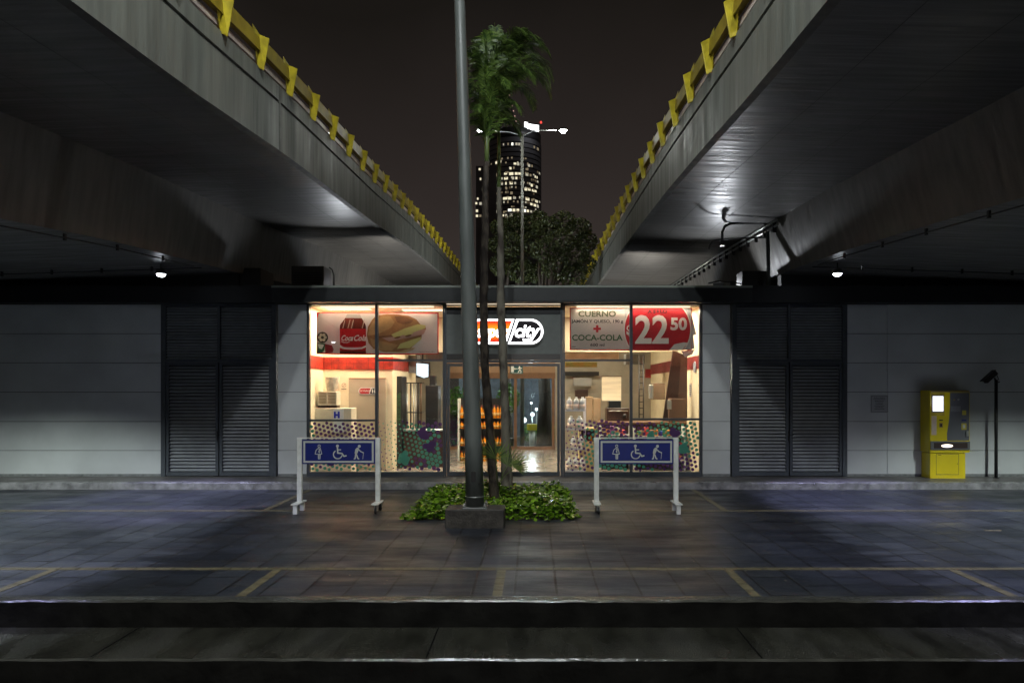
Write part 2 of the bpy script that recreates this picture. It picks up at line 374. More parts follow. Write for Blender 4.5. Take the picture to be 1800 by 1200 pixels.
# ochre paver bands
bb = MB()
for y0 in (7.14, 10.55):
    x = -14
    while x < 14:
        bb.box(x, x+.192, y0, y0+.09, -.05, .004, M_bandbrick); x += .2
for x0, ya, yb in ((-5.03,PF+.13,7.135),(-2.69,PF+.13,7.135),(-.345,PF+.13,7.135),(2.02,PF+.13,7.135),(4.37,PF+.13,7.135),(-4.2,10.645,12.79),(2.96,10.645,12.79)):
    y = ya
    while y < yb-.02:
        bb.box(x0-.045, x0+.045, y, min(yb, y+.192), -.05, .004, M_bandbrick); y += .2
struct(bb, 'ochre_paver_bands')
struct(wavy_box(-60, 60, KY, KY+.16, -.1, .13, M_kerb, .012, .11), 'kerb')
struct(MB().box(-60, 60, KY+.165, YF+.05, -.1, .126, mat('sidewalk_slab', (.11,.105,.1), .5, nscale=4, namt=.35, bump=.3, bscale=20, rvar=.15)), 'sidewalk')
# small litter and dry leaves on the pavement: nobody could count it
li = MB(); Ml = mat('dry_leaf', (.35,.3,.2), .6)
for k in range(90):
    x = random.uniform(-5, 6); y = random.uniform(6.4, 12.7); r_ = random.uniform(.006, .018); a = random.uniform(0, 6)
    li.poly([(x+r_*math.cos(a+t)*(.5 if t % 2 else 1), y+r_*math.sin(a+t), .004+random.random()*.004) for t in (0,1.5,3,4.6)], Ml)
li.box(6.0, 6.22, 9.1, 9.125, .001, .006, Ml)
tag(li.build('pavement_litter'), 'tiny dry leaves and bits of litter scattered over the wet pavers', 'litter', kind='stuff')

# ---------------------------------------------------------------- overpasses
def interp(tab, y):
    for (a, za), (b, zb) in zip(tab[:-1], tab[1:]):
        if y <= b or (b, zb) == tab[-1]: return za+(zb-za)*(y-a)/(b-a)
    return tab[-1][1]
TL = [(-14,4.95),(0,5.32),(6.72,5.72),(9.5,5.98),(14.5,6.28),(18.6,6.62),(22.8,6.87),(30.9,7.2),(60,8.2)]
TR = [(-14,5.2),(0,5.36),(6.56,5.63),(8.2,5.75),(10.9,5.92),(13.7,6.03),(17.5,6.15),(23.4,6.27),(27,6.32),(60,6.9)]
def bridge(sgn, xe, tab, hf, webu, webz, botu, botz, label, jy):
    t = thing('overpass', label, 'overpass', (xe, 0, 0))
    sec = [(0,0,0),(0,-.2,0),(.035,-.2,3),(.035,-.245,3),(0,-.245,0),(0,-hf,0),(.09,-hf-.012,3),(.11,-hf+.03,1),(webu,webz,1),(botu,botz,2),
           (botu+5,botz-.165,1),(botu+8.2,botz-.165,1),(botu+8.4,webz,2),(botu+10.6,-hf,1),(botu+10.6,0,0)]
    ys = [-14+k for k in range(0, 75)]
    mb = MB(); prev = None; M3 = [M_fascia, M_soffit, M_web, M_joint]
    mid = [0]
    for y in ys:
        z = interp(tab, y); i = len(mb.v)
        mb.v += [(xe+sgn*u, y, z+dz) for u, dz, _ in sec]
        if prev is not None:
            for j in range(len(sec)):
                j2 = (j+1) % len(sec)
                mb.f.append((prev+j, i+j, i+j2, prev+j2) if sgn < 0 else (prev+j2, i+j2, i+j, prev+j)); mb.m.append(mb.mi(M3[sec[j2][2]] if j2 else M_soffit)); mb.sm.append(False)
        prev = i
    mb.build('girder', t)
    for y in jy:
        z = interp(tab, y)
        MB().box(xe+sgn*.02, xe-sgn*.006, y-.03, y+.03, z-hf-.01, z+.002, M_joint).build('expansion_joint', t)
    # board mark / lap joints on the underside of the wing, running with the road
    for u in (.75, 1.55):
        sj = MB()
        for k in range(-14, 58, 1):
            za = interp(tab, k)-hf+(webz+hf)*u/webu*1; zb = interp(tab, k+1)-hf+(webz+hf)*u/webu
            x = xe+sgn*u
            sj.poly([(x-.004,k,za-.003+.03*(1-u/webu)),(x+.004,k,za-.003+.03*(1-u/webu)),(x+.004,k+1,zb-.003+.03*(1-u/webu)),(x-.004,k+1,zb-.003+.03*(1-u/webu))], M_dark)
        sj.build('formwork_seam', t)
    return t
bl = bridge(-1, -3.42, TL, .864, 2.35, -.9, 2.51, -2.02, 'left concrete overpass, with a dark vertical joint in its edge beam', (9.16,))
br_ = bridge(1, 2.15, TR, .82, 2.53, -.85, 2.78, -1.83, 'right concrete overpass, bright patch on its underside by the bent conduit', (19.6,))
def guardrail(sgn, xe, tab, label, y0):
    t = thing('guardrail', label, 'guardrail', (xe, 0, 0), group='yellow guardrails on the overpasses')
    o = -sgn                                   # outwards, over the gap
    def rail(u0, u1, z0, z1, m):
        mb = MB(); prev = None
        for k in range(0, 48):
            y = 1+k; z = interp(tab, y)
            i = len(mb.v); mb.v += [(xe+o*u0,y,z+z0),(xe+o*u1,y,z+z0),(xe+o*u1,y,z+z1),(xe+o*u0,y,z+z1)]
            if prev is not None:
                for j in range(4):
                    j2 = (j+1) % 4; mb.f.append((prev+j, i+j, i+j2, prev+j2)); mb.m.append(mb.mi(m)); mb.sm.append(False)
            prev = i
        return mb
    rail(-.03, .045, .17, .35, M_yeld).build('top_beam', t)
    rail(-.09, -.02, .05, .115, M_glint).build('lower_rail', t)
    for k in range(44):
        y = y0+k*1.0; z = interp(tab, y); mb = MB()
        V = lambda u, h, dy: Vector((xe+o*u, y+dy, z+h))
        # folded plate: outer facet faces the street, inner facet turns towards the road
        A0, A1 = V(.06,-.05,0), V(.13,.345,0); B1 = V(.05,.345,-.10); C0, C1 = V(.0,.02,-.06), V(.055,.36,-.33)
        for d_ in (0, .012):
            D = Vector((0, d_, 0)); Ab = V(-.02,-.01,-.01); f1 = [Ab+D, A0+D, A1+D, B1+D]; f2 = [Ab+D, B1+D, C1+D, C0+D]
            if (sgn < 0) != (d_ > 0): f1 = f1[::-1]; f2 = f2[::-1]
            mb.poly(f1, M_yel); mb.poly(f2, M_yel)
        for p_, q_ in ((A0,A1),(A1,B1),(B1,C1),(C1,C0),(C0,A0)): mb.poly([p_, q_, q_+Vector((0,.012,0)), p_+Vector((0,.012,0))], M_yel)
        mb.build('post', t)
    return t
guardrail(-1, -3.42, TL, 'yellow guardrail along the edge of the left overpass', 5.46)
guardrail(1, 2.15, TR, 'yellow guardrail along the edge of the right overpass', 5.3)
# cables clipped below the girders
def cable(pts, label, r=.011, clips=True):
    mb = MB(); mb.tube(pts, r, M_blk, 6)
    o = thing('cable', label, 'cable', pts[0]); mb.build('cable_run', o)
    if clips:
        for p in pts[1:-1]: MB().box(p[0]-.012, p[0]+.012, p[1]-.02, p[1]+.02, p[2]-.035, p[2]+.05, M_blk).build('cable_clip', o)
def zb(sgn, Y): return interp(TL, Y)-2.02 if sgn < 0 else interp(TR, Y)-1.83
cable([(-5.99, y, zb(-1, y)-.07) for y in (3, 5, 6.3, 7.5, 8.7, 9.8, 11, 12)], 'black cable clipped under the left overpass web')
cable([(-6.0-k*.9, 12.3, zb(-1, 12.3)-.06-.03*k) for k in range(7)], 'black cable running across under the left overpass', .009)
cable([(4.99, y, zb(1, y)-.07) for y in (3, 5, 6.3, 7.5, 8.7, 9.8, 11, 12)], 'black cable clipped under the right overpass web')
cable([(5.0+k*.9, 12.3, zb(1, 12.3)-.06-.03*k) for k in range(6)], 'black cable running across under the right overpass', .009)

# ---------------------------------------------------------------- the building
B = thing('store_building', 'low grey panelled building under the overpasses with a lit shop front', 'building', (-.62, YF, .13))
z0 = .13; ztop = PZ(535, YF)              # panel top
def panels(xa, xb, name='wall', cols=None):
    mb = MB(); mb.box(xa, xb, YF+.02, YF+.2, 0, 3.9, M_dark)
    ys = [535, 586.5, 637.5, 689, 740.5, 791.5, 833]
    xs = cols or [xa, xb]
    for a, b in zip(xs[:-1], xs[1:]):
        for u, v in zip(ys[:-1], ys[1:]):
            mb.bbox(a+.003, b-.003, YF, YF+.05, PZ(v, YF)+.006, PZ(u, YF)-.004, M_panel, .004)
    mb.box(xa, xb, YF+.006, YF+.1, .12, PZ(833, YF)+.004, M_plinth)
    return mb.build(name, B)
panels(-16, PX(284, YF), cols=[-16, PX(284, YF)])
panels(PX(488, YF), PX(539, YF)); panels(PX(1235, YF), PX(1284, YF)); panels(PX(1489, YF), 16, cols=[PX(1489, YF), 7.1, 16])
# roof with dark fascia
rf = MB(); yt = 13.5
rf.box(-16, 16, yt, 19.95, 3.80, PZ(504, yt), M_band)
rf.box(-5.2, 4.3, yt-.012, yt, 3.62, PZ(505, yt), M_band)
rf.box(-16, -5.2, yt-.012, yt+.24, PZ(534, YF)-.003, PZ(503, yt)+.01, M_black); rf.box(4.3, 16, yt-.012, yt+.24, PZ(534, YF)-.003, PZ(503, yt)+.01, M_black)
rf.box(-5.2, 4.3, yt, YF+.2, 3.60, 3.8, M_band)
rf.build('roof', B)
MB().box(-5.2, 4.3, yt-.03, yt-.012, PZ(504, yt)-.02, PZ(502, yt), mat('roof_trim', (.3,.33,.28), .4)).build('roof_trim', B)
for xa, xb in ((-16,-6.0),(5.0,16)):
    MB().box(xa, xb, YF+.1, YF+.3, 3.9, 4.28, M_black).build('upper_band', B)
# louvred double doors
def louvre(xa, xb):
    top, bot = 536, 841
    Zt, Zb = PZ(534, YF), z0
    a, b = PX(xa, YF), PX(xb, YF); c = (a+b)/2; zt = PZ(634, YF)
    fr = MB(); w1 = .09
    fr.box(a, a+w1, YF-.05, YF+.1, Zb, Zt, M_frame); fr.box(b-w1, b, YF-.05, YF+.1, Zb, Zt, M_frame)
    fr.box(a+w1, b-w1, YF-.045, YF+.1, Zt-.05, Zt-.001, M_frame); fr.box(a+w1, b-w1, YF-.04, YF+.1, zt-.03, zt+.03, M_frame)
    fr.box(c-.025, c+.025, YF-.04, YF+.1, zt+.03, Zt-.05, M_frame)
    fr.box(a+w1, b-w1, YF+.08, YF+.095, Zb, Zt-.05, M_blk)
    d = fr.build('louvred_door', B)
    def slats(x0, x1, za, zb, n, mb, tilt):
        rt = Matrix.Rotation(R(tilt), 3, 'X')
        for k in range(n):
            z = za+(zb-za)*(k+.5)/n
            mb.box(x0, x1, YF-.012, YF+.052, z-.005, z+.005, M_slat, rot=rt)
    up_ = MB(); slats(a+w1, c-.026, zt+.03, Zt-.05, 19, up_, 40); slats(c+.026, b-w1, zt+.03, Zt-.05, 19, up_, 40)
    sub(up_, 'upper_louvres', d)
    for x0, x1 in ((a+w1+.002, c-.012), (c+.012, b-w1-.002)):
        lf = MB(); s_ = .055
        lf.box(x0, x0+s_, YF-.03, YF+.07, Zb+.01, zt-.035, M_frame); lf.box(x1-s_, x1, YF-.03, YF+.07, Zb+.01, zt-.035, M_frame)
        lf.box(x0+s_, x1-s_, YF-.028, YF+.07, Zb+.01, Zb+.09, M_frame); lf.box(x0+s_, x1-s_, YF-.028, YF+.07, zt-.09, zt-.035, M_frame)
        slats(x0+s_, x1-s_, Zb+.09, zt-.09, 31, lf, 40); sub(lf, 'door_leaf', d)
    zc = PZ(765, YF)
    sub(MB().bbox(c-.035, c-.012, YF-.055, YF-.03, zc-.11, zc+.1, M_blk, .006).tube([(c-.024,YF-.055,zc+.02),(c-.024,YF-.1,zc+.02),(c+.06,YF-.1,zc+.02)], .01, M_blk, 6), 'door_handle', d)
louvre(285, 486.5); louvre(1286, 1487.5)

# shop front frames
XL, XR = PX(541, YF), PX(1233, YF)
zh = PZ(534, YF); zb0 = PZ(829, YF)
def F(mb, xa, xb, ya, yb, d=.0, m=None): mb.box(PX(xa, YF), PX(xb, YF), YF-.03+d, YF+.08-d, PZ(yb, YF), PZ(ya, YF), m or M_frame)
def window(xa, xb, xm, trans, films):
    fr = MB(); F(fr, xa, xa+3, 533, 838); F(fr, xb-3, xb, 533, 838); F(fr, xm-2.3, xm+2.3, 533, 838)
    F(fr, xa+3, xm-2.3, 532, 536, .002); F(fr, xm+2.3, xb-3, 532, 536, .002); F(fr, xa+3, xm-2.3, 829, 838, .002); F(fr, xm+2.3, xb-3, 829, 838, .002)
    for x0, x1, y in trans: F(fr, x0, x1, y-1.8, y+1.8, .004)
    o = fr.build('window', B)
    gl = MB(); gl.box(PX(xa+2, YF), PX(xb-2, YF), YF+.02, YF+.028, PZ(831, YF), PZ(535, YF), M_glass); sub(gl, 'glass_pane', o)
    for (x0, x1, yt_, dens) in films:
        fm = MB(); k = 0; random.seed(int(x0)); ang = R(-17); sp_ = .092
        u = -30
        for i in range(-40, 60):
            for j in range(-40, 60):
                gx = (i+(j % 2)*.5)*sp_; gz = j*sp_*.87
                X = PX(x0, YF)+gx*math.cos(ang)-gz*math.sin(ang); Z = zb0+gx*math.sin(ang)+gz*math.cos(ang)
                r_ = .032*dens(X, Z)
                if r_ < .008: continue
                if X-r_ < PX(x0, YF)+.001 or X+r_ > PX(x1, YF)-.001 or Z-r_ < zb0+.002 or Z+r_ > PZ(yt_, YF): continue
                h = math.sin(X*2.3+1)*math.cos(Z*3.1+X)+random.uniform(-.55, .55)
                m_ = M_teal if h > .25 else M_purple
                fm.disc((X, YF+.0175-random.random()*.001, Z), r_, r_, m_, 10)
        for q in range(3):
            X = random.uniform(PX(x0, YF)+.2, PX(x1, YF)-.2); Z = random.uniform(zb0+.25, PZ(yt_, YF)-.2); m_ = random.choice((M_teal, M_purple))
            for w_ in range(9):
                rr = random.uniform(.045, .075); a = random.uniform(0, 6.3); d_ = random.uniform(0, .1)
                fm.disc((X+d_*math.cos(a), YF+.0158-random.random()*.0008, Z+d_*math.sin(a)), rr, rr, m_, 12)
        sub(fm, 'dotted_film', o)
    return o
cl = lambda v: max(0, min(1, v))
window(541, 781.5, 662, [(664.3, 778.5, 633), (544, 659.7, 738.5)],
       [(543.5, 660, 740.5, lambda X, Z: 1-.45*cl((X+3.9)*1.2)*cl((.6-Z)*2)), (664, 778.5, 738, lambda X, Z: .4+.8*cl((X+2.85)*1.6)+.2*cl((.7-Z)))])
window(990, 1233, 1109.5, [(993, 1107.2, 633), (1111.8, 1230, 736.5)],
       [(993, 1107, 736, lambda X, Z: .5+.62*cl((X-.7)*1.6)+.15*cl(.9-Z)), (1112, 1230, 738.5, lambda X, Z: 1.0)])
# door bay
db = MB(); F(db, 782, 785, 533, 838); F(db, 985, 989.5, 533, 838)
F(db, 785, 985, 622, 632, .02, M_blk); F(db, 785, 985, 632.5, 637, .004); F(db, 785, 985, 540, 552.5, .01, M_black)
bay = db.build('door_bay', B)
sub(MB().box(PX(785, YF), PX(985, YF), YF-.01, YF+.05, PZ(622, YF), PZ(552.5, YF), M_signp), 'sign_panel', bay)
sub(MB().box(PX(785, YF), PX(985, YF), YF+.01, YF+.05, PZ(534.5, YF), PZ(532.8, YF), emis('light_gap_glow', (1,.85,.65), .6)), 'light_gap_glow', bay)  # glowing strip stands in for interior light showing through the gap
def doorleaf(xa, xb):
    mb = MB(); F(mb, xa, xa+4.5, 639, 836, .015); F(mb, xb-4.5, xb, 639, 836, .015); F(mb, xa+4.5, xb-4.5, 639, 643.5, .017); F(mb, xa+4.5, xb-4.5, 829, 836, .017)
    d = mb.build('sliding_door', B)
    sub(MB().box(PX(xa+4, YF), PX(xb-4, YF), YF+.015, YF+.023, PZ(830, YF), PZ(643, YF), M_glass), 'glass_pane', d)
doorleaf(786, 885); doorleaf(886, 984)
MB().box(XL, XR, YF-.03, YF+.1, .127, PZ(838, YF)+.0, M_brown).build('threshold', B)
# interior shell
YB = 19.75; XI0, XI1 = XL-.0, XR+.0; ZC = 3.56
sh = MB()
sh.box(XI0-.08, XI0, YF+.1, YB, .1, ZC, M_cream)
sh.box(XI1, XI1+.08, YF+.1, YB, .1, ZC, M_cream)
sh.build('interior_wall', B)
MB().box(XI0, XI1, YF+.1, YB, .05, .128, M_floor).build('shop_floor', B)
fl = MB()
for k in range(1, 10): fl.box(XI0, XI1, YF+.1+k*.6-.004, YF+.1+k*.6+.004, .127, .1295, M_blk)
for k in range(1, 13): fl.box(XI0+k*.6-.004, XI0+k*.6+.004, YF+.1, YB, .127, .1292, M_blk)
fl.build('tile_joints', B)
MB().box(XI0, XI1, YF+.1, YB, ZC, ZC+.03, M_ceil).build('ceiling', B)
MB().box(XI0+.01, XI1-.01, 16.0, 16.15, 2.75, ZC, mat('bulkhead', (.5,.42,.3), .7)).build('bulkhead', B)
XP = PX(690, 14.75)
pw = MB(); pw.box(XI0, XP, 14.75, 14.85, .128, ZC, M_cream); pw.box(XP-.1, XP, 14.85, 17.6, .128, ZC, M_cream); pw.build('partition_wall', B)
rb = MB()
zr0, zr1 = 2.30, 2.57
rb.box(XI0, XI0+.012, YF+.1, 14.738, zr0, zr1, M_redband); rb.box(XI0, XP+.012, 14.738, 14.75, zr0, zr1, M_redband); rb.box(XP, XP+.012, 14.75, 17.6, zr0, zr1, M_redband)
rb.box(XI1-.012, XI1, YF+.1, YB, zr0, zr1, mat('red_band_plum', (.28,.03,.03), .5, nscale=9, col2=(.16,.02,.02)))
Mrd = mat('red_band_ink', (.13,.012,.01), .5)
rb.box(PX(1134, YB), XI1, YB-.02, YB, 2.2, 2.45, mat('red_band_back', (.3,.02,.015), .5))
for k in range(9): rb.box(XI0+.02+k*.16, XI0+.028+k*.16, 14.735, 14.738, zr0, zr1, Mrd)
rb.box(XI0+.012, XP, 14.7355, 14.738, 2.43, 2.438, Mrd)
rb.build('red_wall_band', B)
dr = MB(); a, b = PX(613, 14.7), PX(678, 14.7)
Mdoor = mat('grey_beige_door', (.46,.38,.27), .6, nscale=3, namt=.05)
dr.box(a, b, 14.70, 14.75, .13, PZ(664, 14.7), Mdoor); dr.box(a, b, 14.695, 14.70, PZ(666, 14.7), PZ(664, 14.7), M_carton)
rd = dr.build('inner_door', B)
tag(rd, 'beige inner door with restroom sign')
# restroom pill sign
rs = MB(); o = Vector((PX(646, 14.69), 14.69, PZ(687, 14.69)))
Mpr = mat('pill_red', (.5,.03,.03), .4); Mwh = mat('pill_white', (.75,.73,.7), .4)
rs.disc(o+Vector((-.12,0,0)), .075, .075, Mwh, 16, 90, 270); rs.box(o.x-.12, o.x+.2, 14.689, 14.69, o.z-.075, o.z+.075, Mwh)
rs.disc(o+Vector((-.12,-.003,0)), .06, .06, Mpr, 16, 90, 270); rs.pp(o+Vector((0,-.003,0)), [(-.12,-.06),(.03,-.06),(.07,.06),(-.12,.06)], Mpr)
rs.pp(o+Vector((0,-.003,0)), [(.05,-.06),(.19,-.06),(.19,.06),(.09,.06)], M_blk)
for q in (.11,.155):
    rs.disc(o+Vector((q,-.005,.035)), .011, .011, Mwh, 8); rs.pp(o+Vector((q,-.005,0)), [(-.012,-.045),(.012,-.045),(.014,.02),(-.014,.02)], Mwh)
rs.text('WYNNA', o+Vector((-.06,-.006,0)), .06, Mwh, shear=.2)
tag(rs.build('restroom_sign'), 'small red and black pill-shaped restroom sign on the beige inner door', 'sign')
# back shopfront
bf = MB(); zbh = PZ(664, YB)
def G(mb, xa, xb, ya, yb, m=M_brown, d=0): mb.box(PX(xa, YB), PX(xb, YB), YB-.04+d, YB+.04, PZ(yb, YB), PZ(ya, YB), m)
for x in (788, 826, 906, 972.5): G(bf, x-2.4, x+2.4, 665, 790)
G(bf, 785, 976, 655, 665, M_brown, -.01); G(bf, 785, 976, 784, 790.0, M_brown, .004)
bk = bf.build('rear_shopfront', B)
sub(MB().box(PX(788, YB), PX(973, YB), YB, YB+.008, .15, zbh, M_glass2), 'glass_pane', bk)
Mback = mat('rear_wall', (.34,.31,.26), .7, nscale=3, namt=.08)
rw = MB(); rw.box(PX(785, YB), PX(976, YB), YB+.001, YB+.12, PZ(655, YB), ZC, mat('rear_brown_wall', (.3,.19,.12), .6))
rw.box(XI0, PX(785, YB), YB+.001, YB+.12, .1, ZC, Mback); rw.box(PX(976, YB), XI1, YB+.001, YB+.12, .1, ZC, Mback)
rw.build('rear_wall', B)
fm = MB(); random.seed(5)
for i in range(14):
    for j in range(22):
        X = PX(791, YB)+i*.04+(j % 2)*.02; Z = .2+j*.038; r_ = .012
        if X < PX(822, YB): fm.disc((X, YB-.012, Z), r_, r_, random.choice((M_purple, M_purple, M_teal)), 8)
sub(fm, 'dotted_film', bk)

# interior lights
for x, y, s_ in ((-3.9,14.3,(.9,.3)),(-2.2,14.5,(1.2,.3)),(2.6,14.5,(1.2,.3)),(-.6,14.9,(1.2,.3)),(1.6,15.4,(1.2,.3))):
    t = thing('ceiling_light', 'warm recessed ceiling light inside the shop', 'ceiling light', (x, y, ZC-.02), group='ceiling lights in the shop')
    MB().box(x-s_[0]/2, x+s_[0]/2, y-s_[1]/2, y+s_[1]/2, ZC-.012, ZC, emis('ceiling_tube', (1,.8,.55), 1.3)).build('diffuser', t)
    lamp('shop_light', 'AREA', (x, y, ZC-.03), 46, (1,.85,.65), size=s_, aim=(x, y, 0), parent=t)
for x in (-3.2, 2.0):  # strips added to brighten the banners from the glass side
    t = thing('window_strip_light', 'added warm strip light brightening the banner in the ' + ('left' if x < 0 else 'right') + ' shop window', 'strip light', (x, YF+.1, 3.55))
    MB().box(x-1.15, x+1.15, YF+.085, YF+.115, 3.535, 3.56, emis('ceiling_tube', (1,.8,.55), 1.3)).build('tube', t)
    lamp('strip_light', 'AREA', (x, YF+.10, 3.53), 7, (1,.82,.62), size=(2.3,.03), aim=(x, YF+.3, 2.6), parent=t)
for x, y in ((-1.6,17.9),(1.6,17.9),(0,17.5)):
    t = thing('ceiling_light', 'warm recessed ceiling light inside the shop', 'ceiling light', (x, y, ZC-.02), group='ceiling lights in the shop')
    MB().box(x-.5, x+.5, y-.15, y+.15, ZC-.012, ZC, emis('ceiling_tube', (1,.8,.55), 1.3)).build('diffuser', t)
    lamp('shop_light', 'AREA', (x, y, ZC-.03), 26, (1,.84,.62), size=(1,.3), aim=(x, y, 0), parent=t)

# ---------------------------------------------------------------- shop sign (lightbox)
def gradred():
    m = bpy.data.materials.new('lightbox_red'); m.use_nodes = True; n = m.node_tree; n.nodes.clear()
    o = n.nodes.new('ShaderNodeOutputMaterial'); e = n.nodes.new('ShaderNodeEmission'); t = n.nodes.new('ShaderNodeTexCoord'); s = n.nodes.new('ShaderNodeSeparateXYZ')
    cr = n.nodes.new('ShaderNodeValToRGB'); L = n.links.new
    L(t.outputs['Generated'], s.inputs[0]); L(s.outputs['Z'], cr.inputs[0]); L(cr.outputs[0], e.inputs[0]); L(e.outputs[0], o.inputs[0])
    c = cr.color_ramp; c.elements[0].position = .08; c.elements[0].color = (.85,.03,.01,1); c.elements[1].position = .95; c.elements[1].color = (.85,.03,.01,1)
    q = c.elements.new(.5); q.color = (1,.42,.02,1); e.inputs[1].default_value = 1.0; return m
YS = YF-.12
def S(x, y): return P(x, y, YS)
sg = thing('store_sign', 'lit pill-shaped shop sign above the door, red left half and black right half', 'sign', tuple(S(888, 583)))
Mgl = emis('lightbox_white', (1,.97,1), 3.0); Mrl = gradred()
def pill(xl, xr, yt_, yb_, slant_at, left, inset, m, yoff, depth):
    # half pill between a slanted cut and a round end, in photo pixels
    r_ = (yb_-yt_)/2-inset; cy = (yt_+yb_)/2; pts = []
    if left:
        cx = xl+(yb_-yt_)/2; xt, xb = slant_at[0]-inset*1.1, slant_at[1]-inset*1.1
        pts = [(xb, cy+r_)]+[(cx-r_*math.cos(R(a)), cy+r_*math.sin(R(a))) for a in range(90, -91, -15)]+[(xt, cy-r_)]
        pts = pts[::-1]
    else:
        cx = xr-(yb_-yt_)/2; xt, xb = slant_at[0]+inset*1.1, slant_at[1]+inset*1.1
        pts = [(xt, cy-r_)]+[(cx+r_*math.cos(R(a)), cy-r_*math.sin(R(a))) for a in range(90, -91, -15)]+[(xb, cy+r_)]
    w_ = [S(x, y)+Vector((0, -yoff, 0)) for x, y in pts][::-1]
    mb = MB(); mb.poly(w_, m)
    if depth:
        for a, b in zip(w_, w_[1:]+w_[:1]):
            mb.poly([b, a, a+Vector((0,depth,0)), b+Vector((0,depth,0))], M_blk)
    return mb
for left, sl, mface in ((True, (904, 889.5), Mrl), (False, (907.5, 893), emis('lightbox_black', (.02,.018,.02), .6))):
    pill(822, 955, 560.5, 604.5, sl, left, 0, Mgl, 0, .1).build('lit_outline', sg)
    if not left:
        pill(822, 955, 560.5, 604.5, sl, left, 3.6, mface, .004, 0).build('black_face', sg)
    else:
        pill(822, 955, 560.5, 604.5, sl, left, 3.6, mface, .004, 0).build('red_face', sg)
MB().text('super', S(864, 583)+Vector((0,-.01,0)), .34, Mgl, bold=.010, shear=.22, width=.62).build('lettering', sg)
MB().text('city', S(924, 582.5)+Vector((0,-.01,0)), .36, Mgl, bold=.010, shear=.25, width=.50).build('lettering', sg)
MB().pp(S(919, 596)+Vector((0,-.011,0)), [(0,-.03),(.17,-.03),(.21,.03),(.16,.03),(.14,.005),(0,.005)], Mgl).build('lettering', sg)
MB().box(sg.location.x-.7, sg.location.x+.7, YS+.1, YF-.01, sg.location.z-.03, sg.location.z+.03, M_blk).build('mounting_rail', sg)

# exit sign on the door glass
ex = MB(); o = P(908, 649.5, YF-.0); Mgr = mat('exit_green', (.03,.11,.075), .5, emit=(.03,.11,.075), estr=.15); Mex = mat('exit_cream', (.75,.68,.5), .5, emit=(.8,.7,.5), estr=.35)
ex.box(o.x-.125, o.x+.125, o.y, o.y+.01, o.z-.085, o.z+.085, Mgr)
q = o+Vector((0,-.003,0))
ex.pp(q, [(-.11,-.05),(-.055,-.05),(-.055,.07),(-.11,.07)], Mex)
ex.pp(q, [(-.04,.012),(.015,.012),(.015,.024),(-.04,.024)], Mex); ex.pp(q, [(-.052,.018),(-.03,-.006),(-.03,.042)], Mex)
ex.disc(q+Vector((.058,0,.062)), .014, .014, Mex, 10)
for s_ in ([(.062,.045),(.068,.0)], [(.062,.04),(.035,.03),(.03,.01)], [(.066,.04),(.09,.025),(.105,.03)], [(.068,0),(.05,-.025),(.035,-.05)], [(.068,0),(.088,-.025),(.09,-.055)]): ex.stroke(q, s_, .014, Mex)
ex.text('SALIDA', q+Vector((0,-.001,-.07)), .022, Mex, width=.2)
tag(ex.build('exit_sign'), 'small green exit sign with running figure and arrow on the door glass', 'sign')

# ---------------------------------------------------------------- banners
YN = YF+.2
def NB(x, y): return P(x, y, YN)
def px(mb, pts, m, lay): mb.poly([NB(x, y)+Vector((0, -.003*lay, 0)) for x, y in pts], m)
def sheet(mb, x0, x1, y0, y1, m, seed, sag=1.5):
    random.seed(seed); n = 14
    for k in range(n):
        a = x0+(x1-x0)*k/n; b = x0+(x1-x0)*(k+1)/n
        f_ = lambda x: sag*math.sin(math.pi*(x-x0)/(x1-x0))
        px(mb, [(a,y0+f_(a)*.6),(a,y1+f_(a)),(b,y1+f_(b)),(b,y0+f_(b)*.6)], m, 0)
        mb.poly([NB(x, y)+Vector((0,.006,0)) for x, y in [(a,y0+f_(a)*.6),(b,y0+f_(b)*.6),(b,y1+f_(b)),(a,y1+f_(a))]], m)
def translucent(m, amt=.5):
    n = m.node_tree; b = n.nodes['Principled BSDF']; o = n.nodes['Material Output']
    tr = n.nodes.new('ShaderNodeBsdfTranslucent'); mx = n.nodes.new('ShaderNodeMixShader'); mx.inputs[0].default_value = amt
    src = b.inputs['Base Color'].links
    if src: n.links.new(src[0].from_socket, tr.inputs[0])
    else: tr.inputs[0].default_value = b.inputs['Base Color'].default_value
    n.links.new(b.outputs[0], mx.inputs[1]); n.links.new(tr.outputs[0], mx.inputs[2]); n.links.new(mx.outputs[0], o.inputs[0])
b1 = MB(); sheet(b1, 556.5, 771, 549, 622, M_red, 1)
px(b1, [(560,551.5),(563,550.5),(769,551.5),(769,621),(557.5,621),(557.5,560)][::-1], M_ban, 1)
px(b1, [(557.5,621.3),(557.5,614),(561,619),(600,621.3)][::-1], M_red, 2)
# ball and blocks of colour beside it
Mbd = mat('ball_dark', (.05,.035,.02), .5); Mbc = mat('ball_cream', (.6,.52,.38), .5)
c = (567, 593)
b1.disc(NB(*c)+Vector((0,-.006,0)), .115, .115, Mbd, 20)
for a in range(0, 360, 60): b1.disc(NB(*c)+Vector((.058*math.cos(R(a)),-.009,.058*math.sin(R(a)))), .032, .032, Mbc, 10)
b1.disc(NB(*c)+Vector((0,-.012,0)), .03, .03, Mbd, 8)
px(b1, [(558,602),(572,604),(570,616),(566,620),(558,620)][::-1], mat('print_green', (.03,.12,.05), .5), 3)
px(b1, [(571,604),(584,607),(587,614),(585,619),(572,620)][::-1], mat('print_darkred', (.28,.02,.025), .5), 3)
px(b1, [(559,604),(570,606),(566,614),(561,612)][::-1], mat('print_white', (.7,.68,.66), .5), 4)
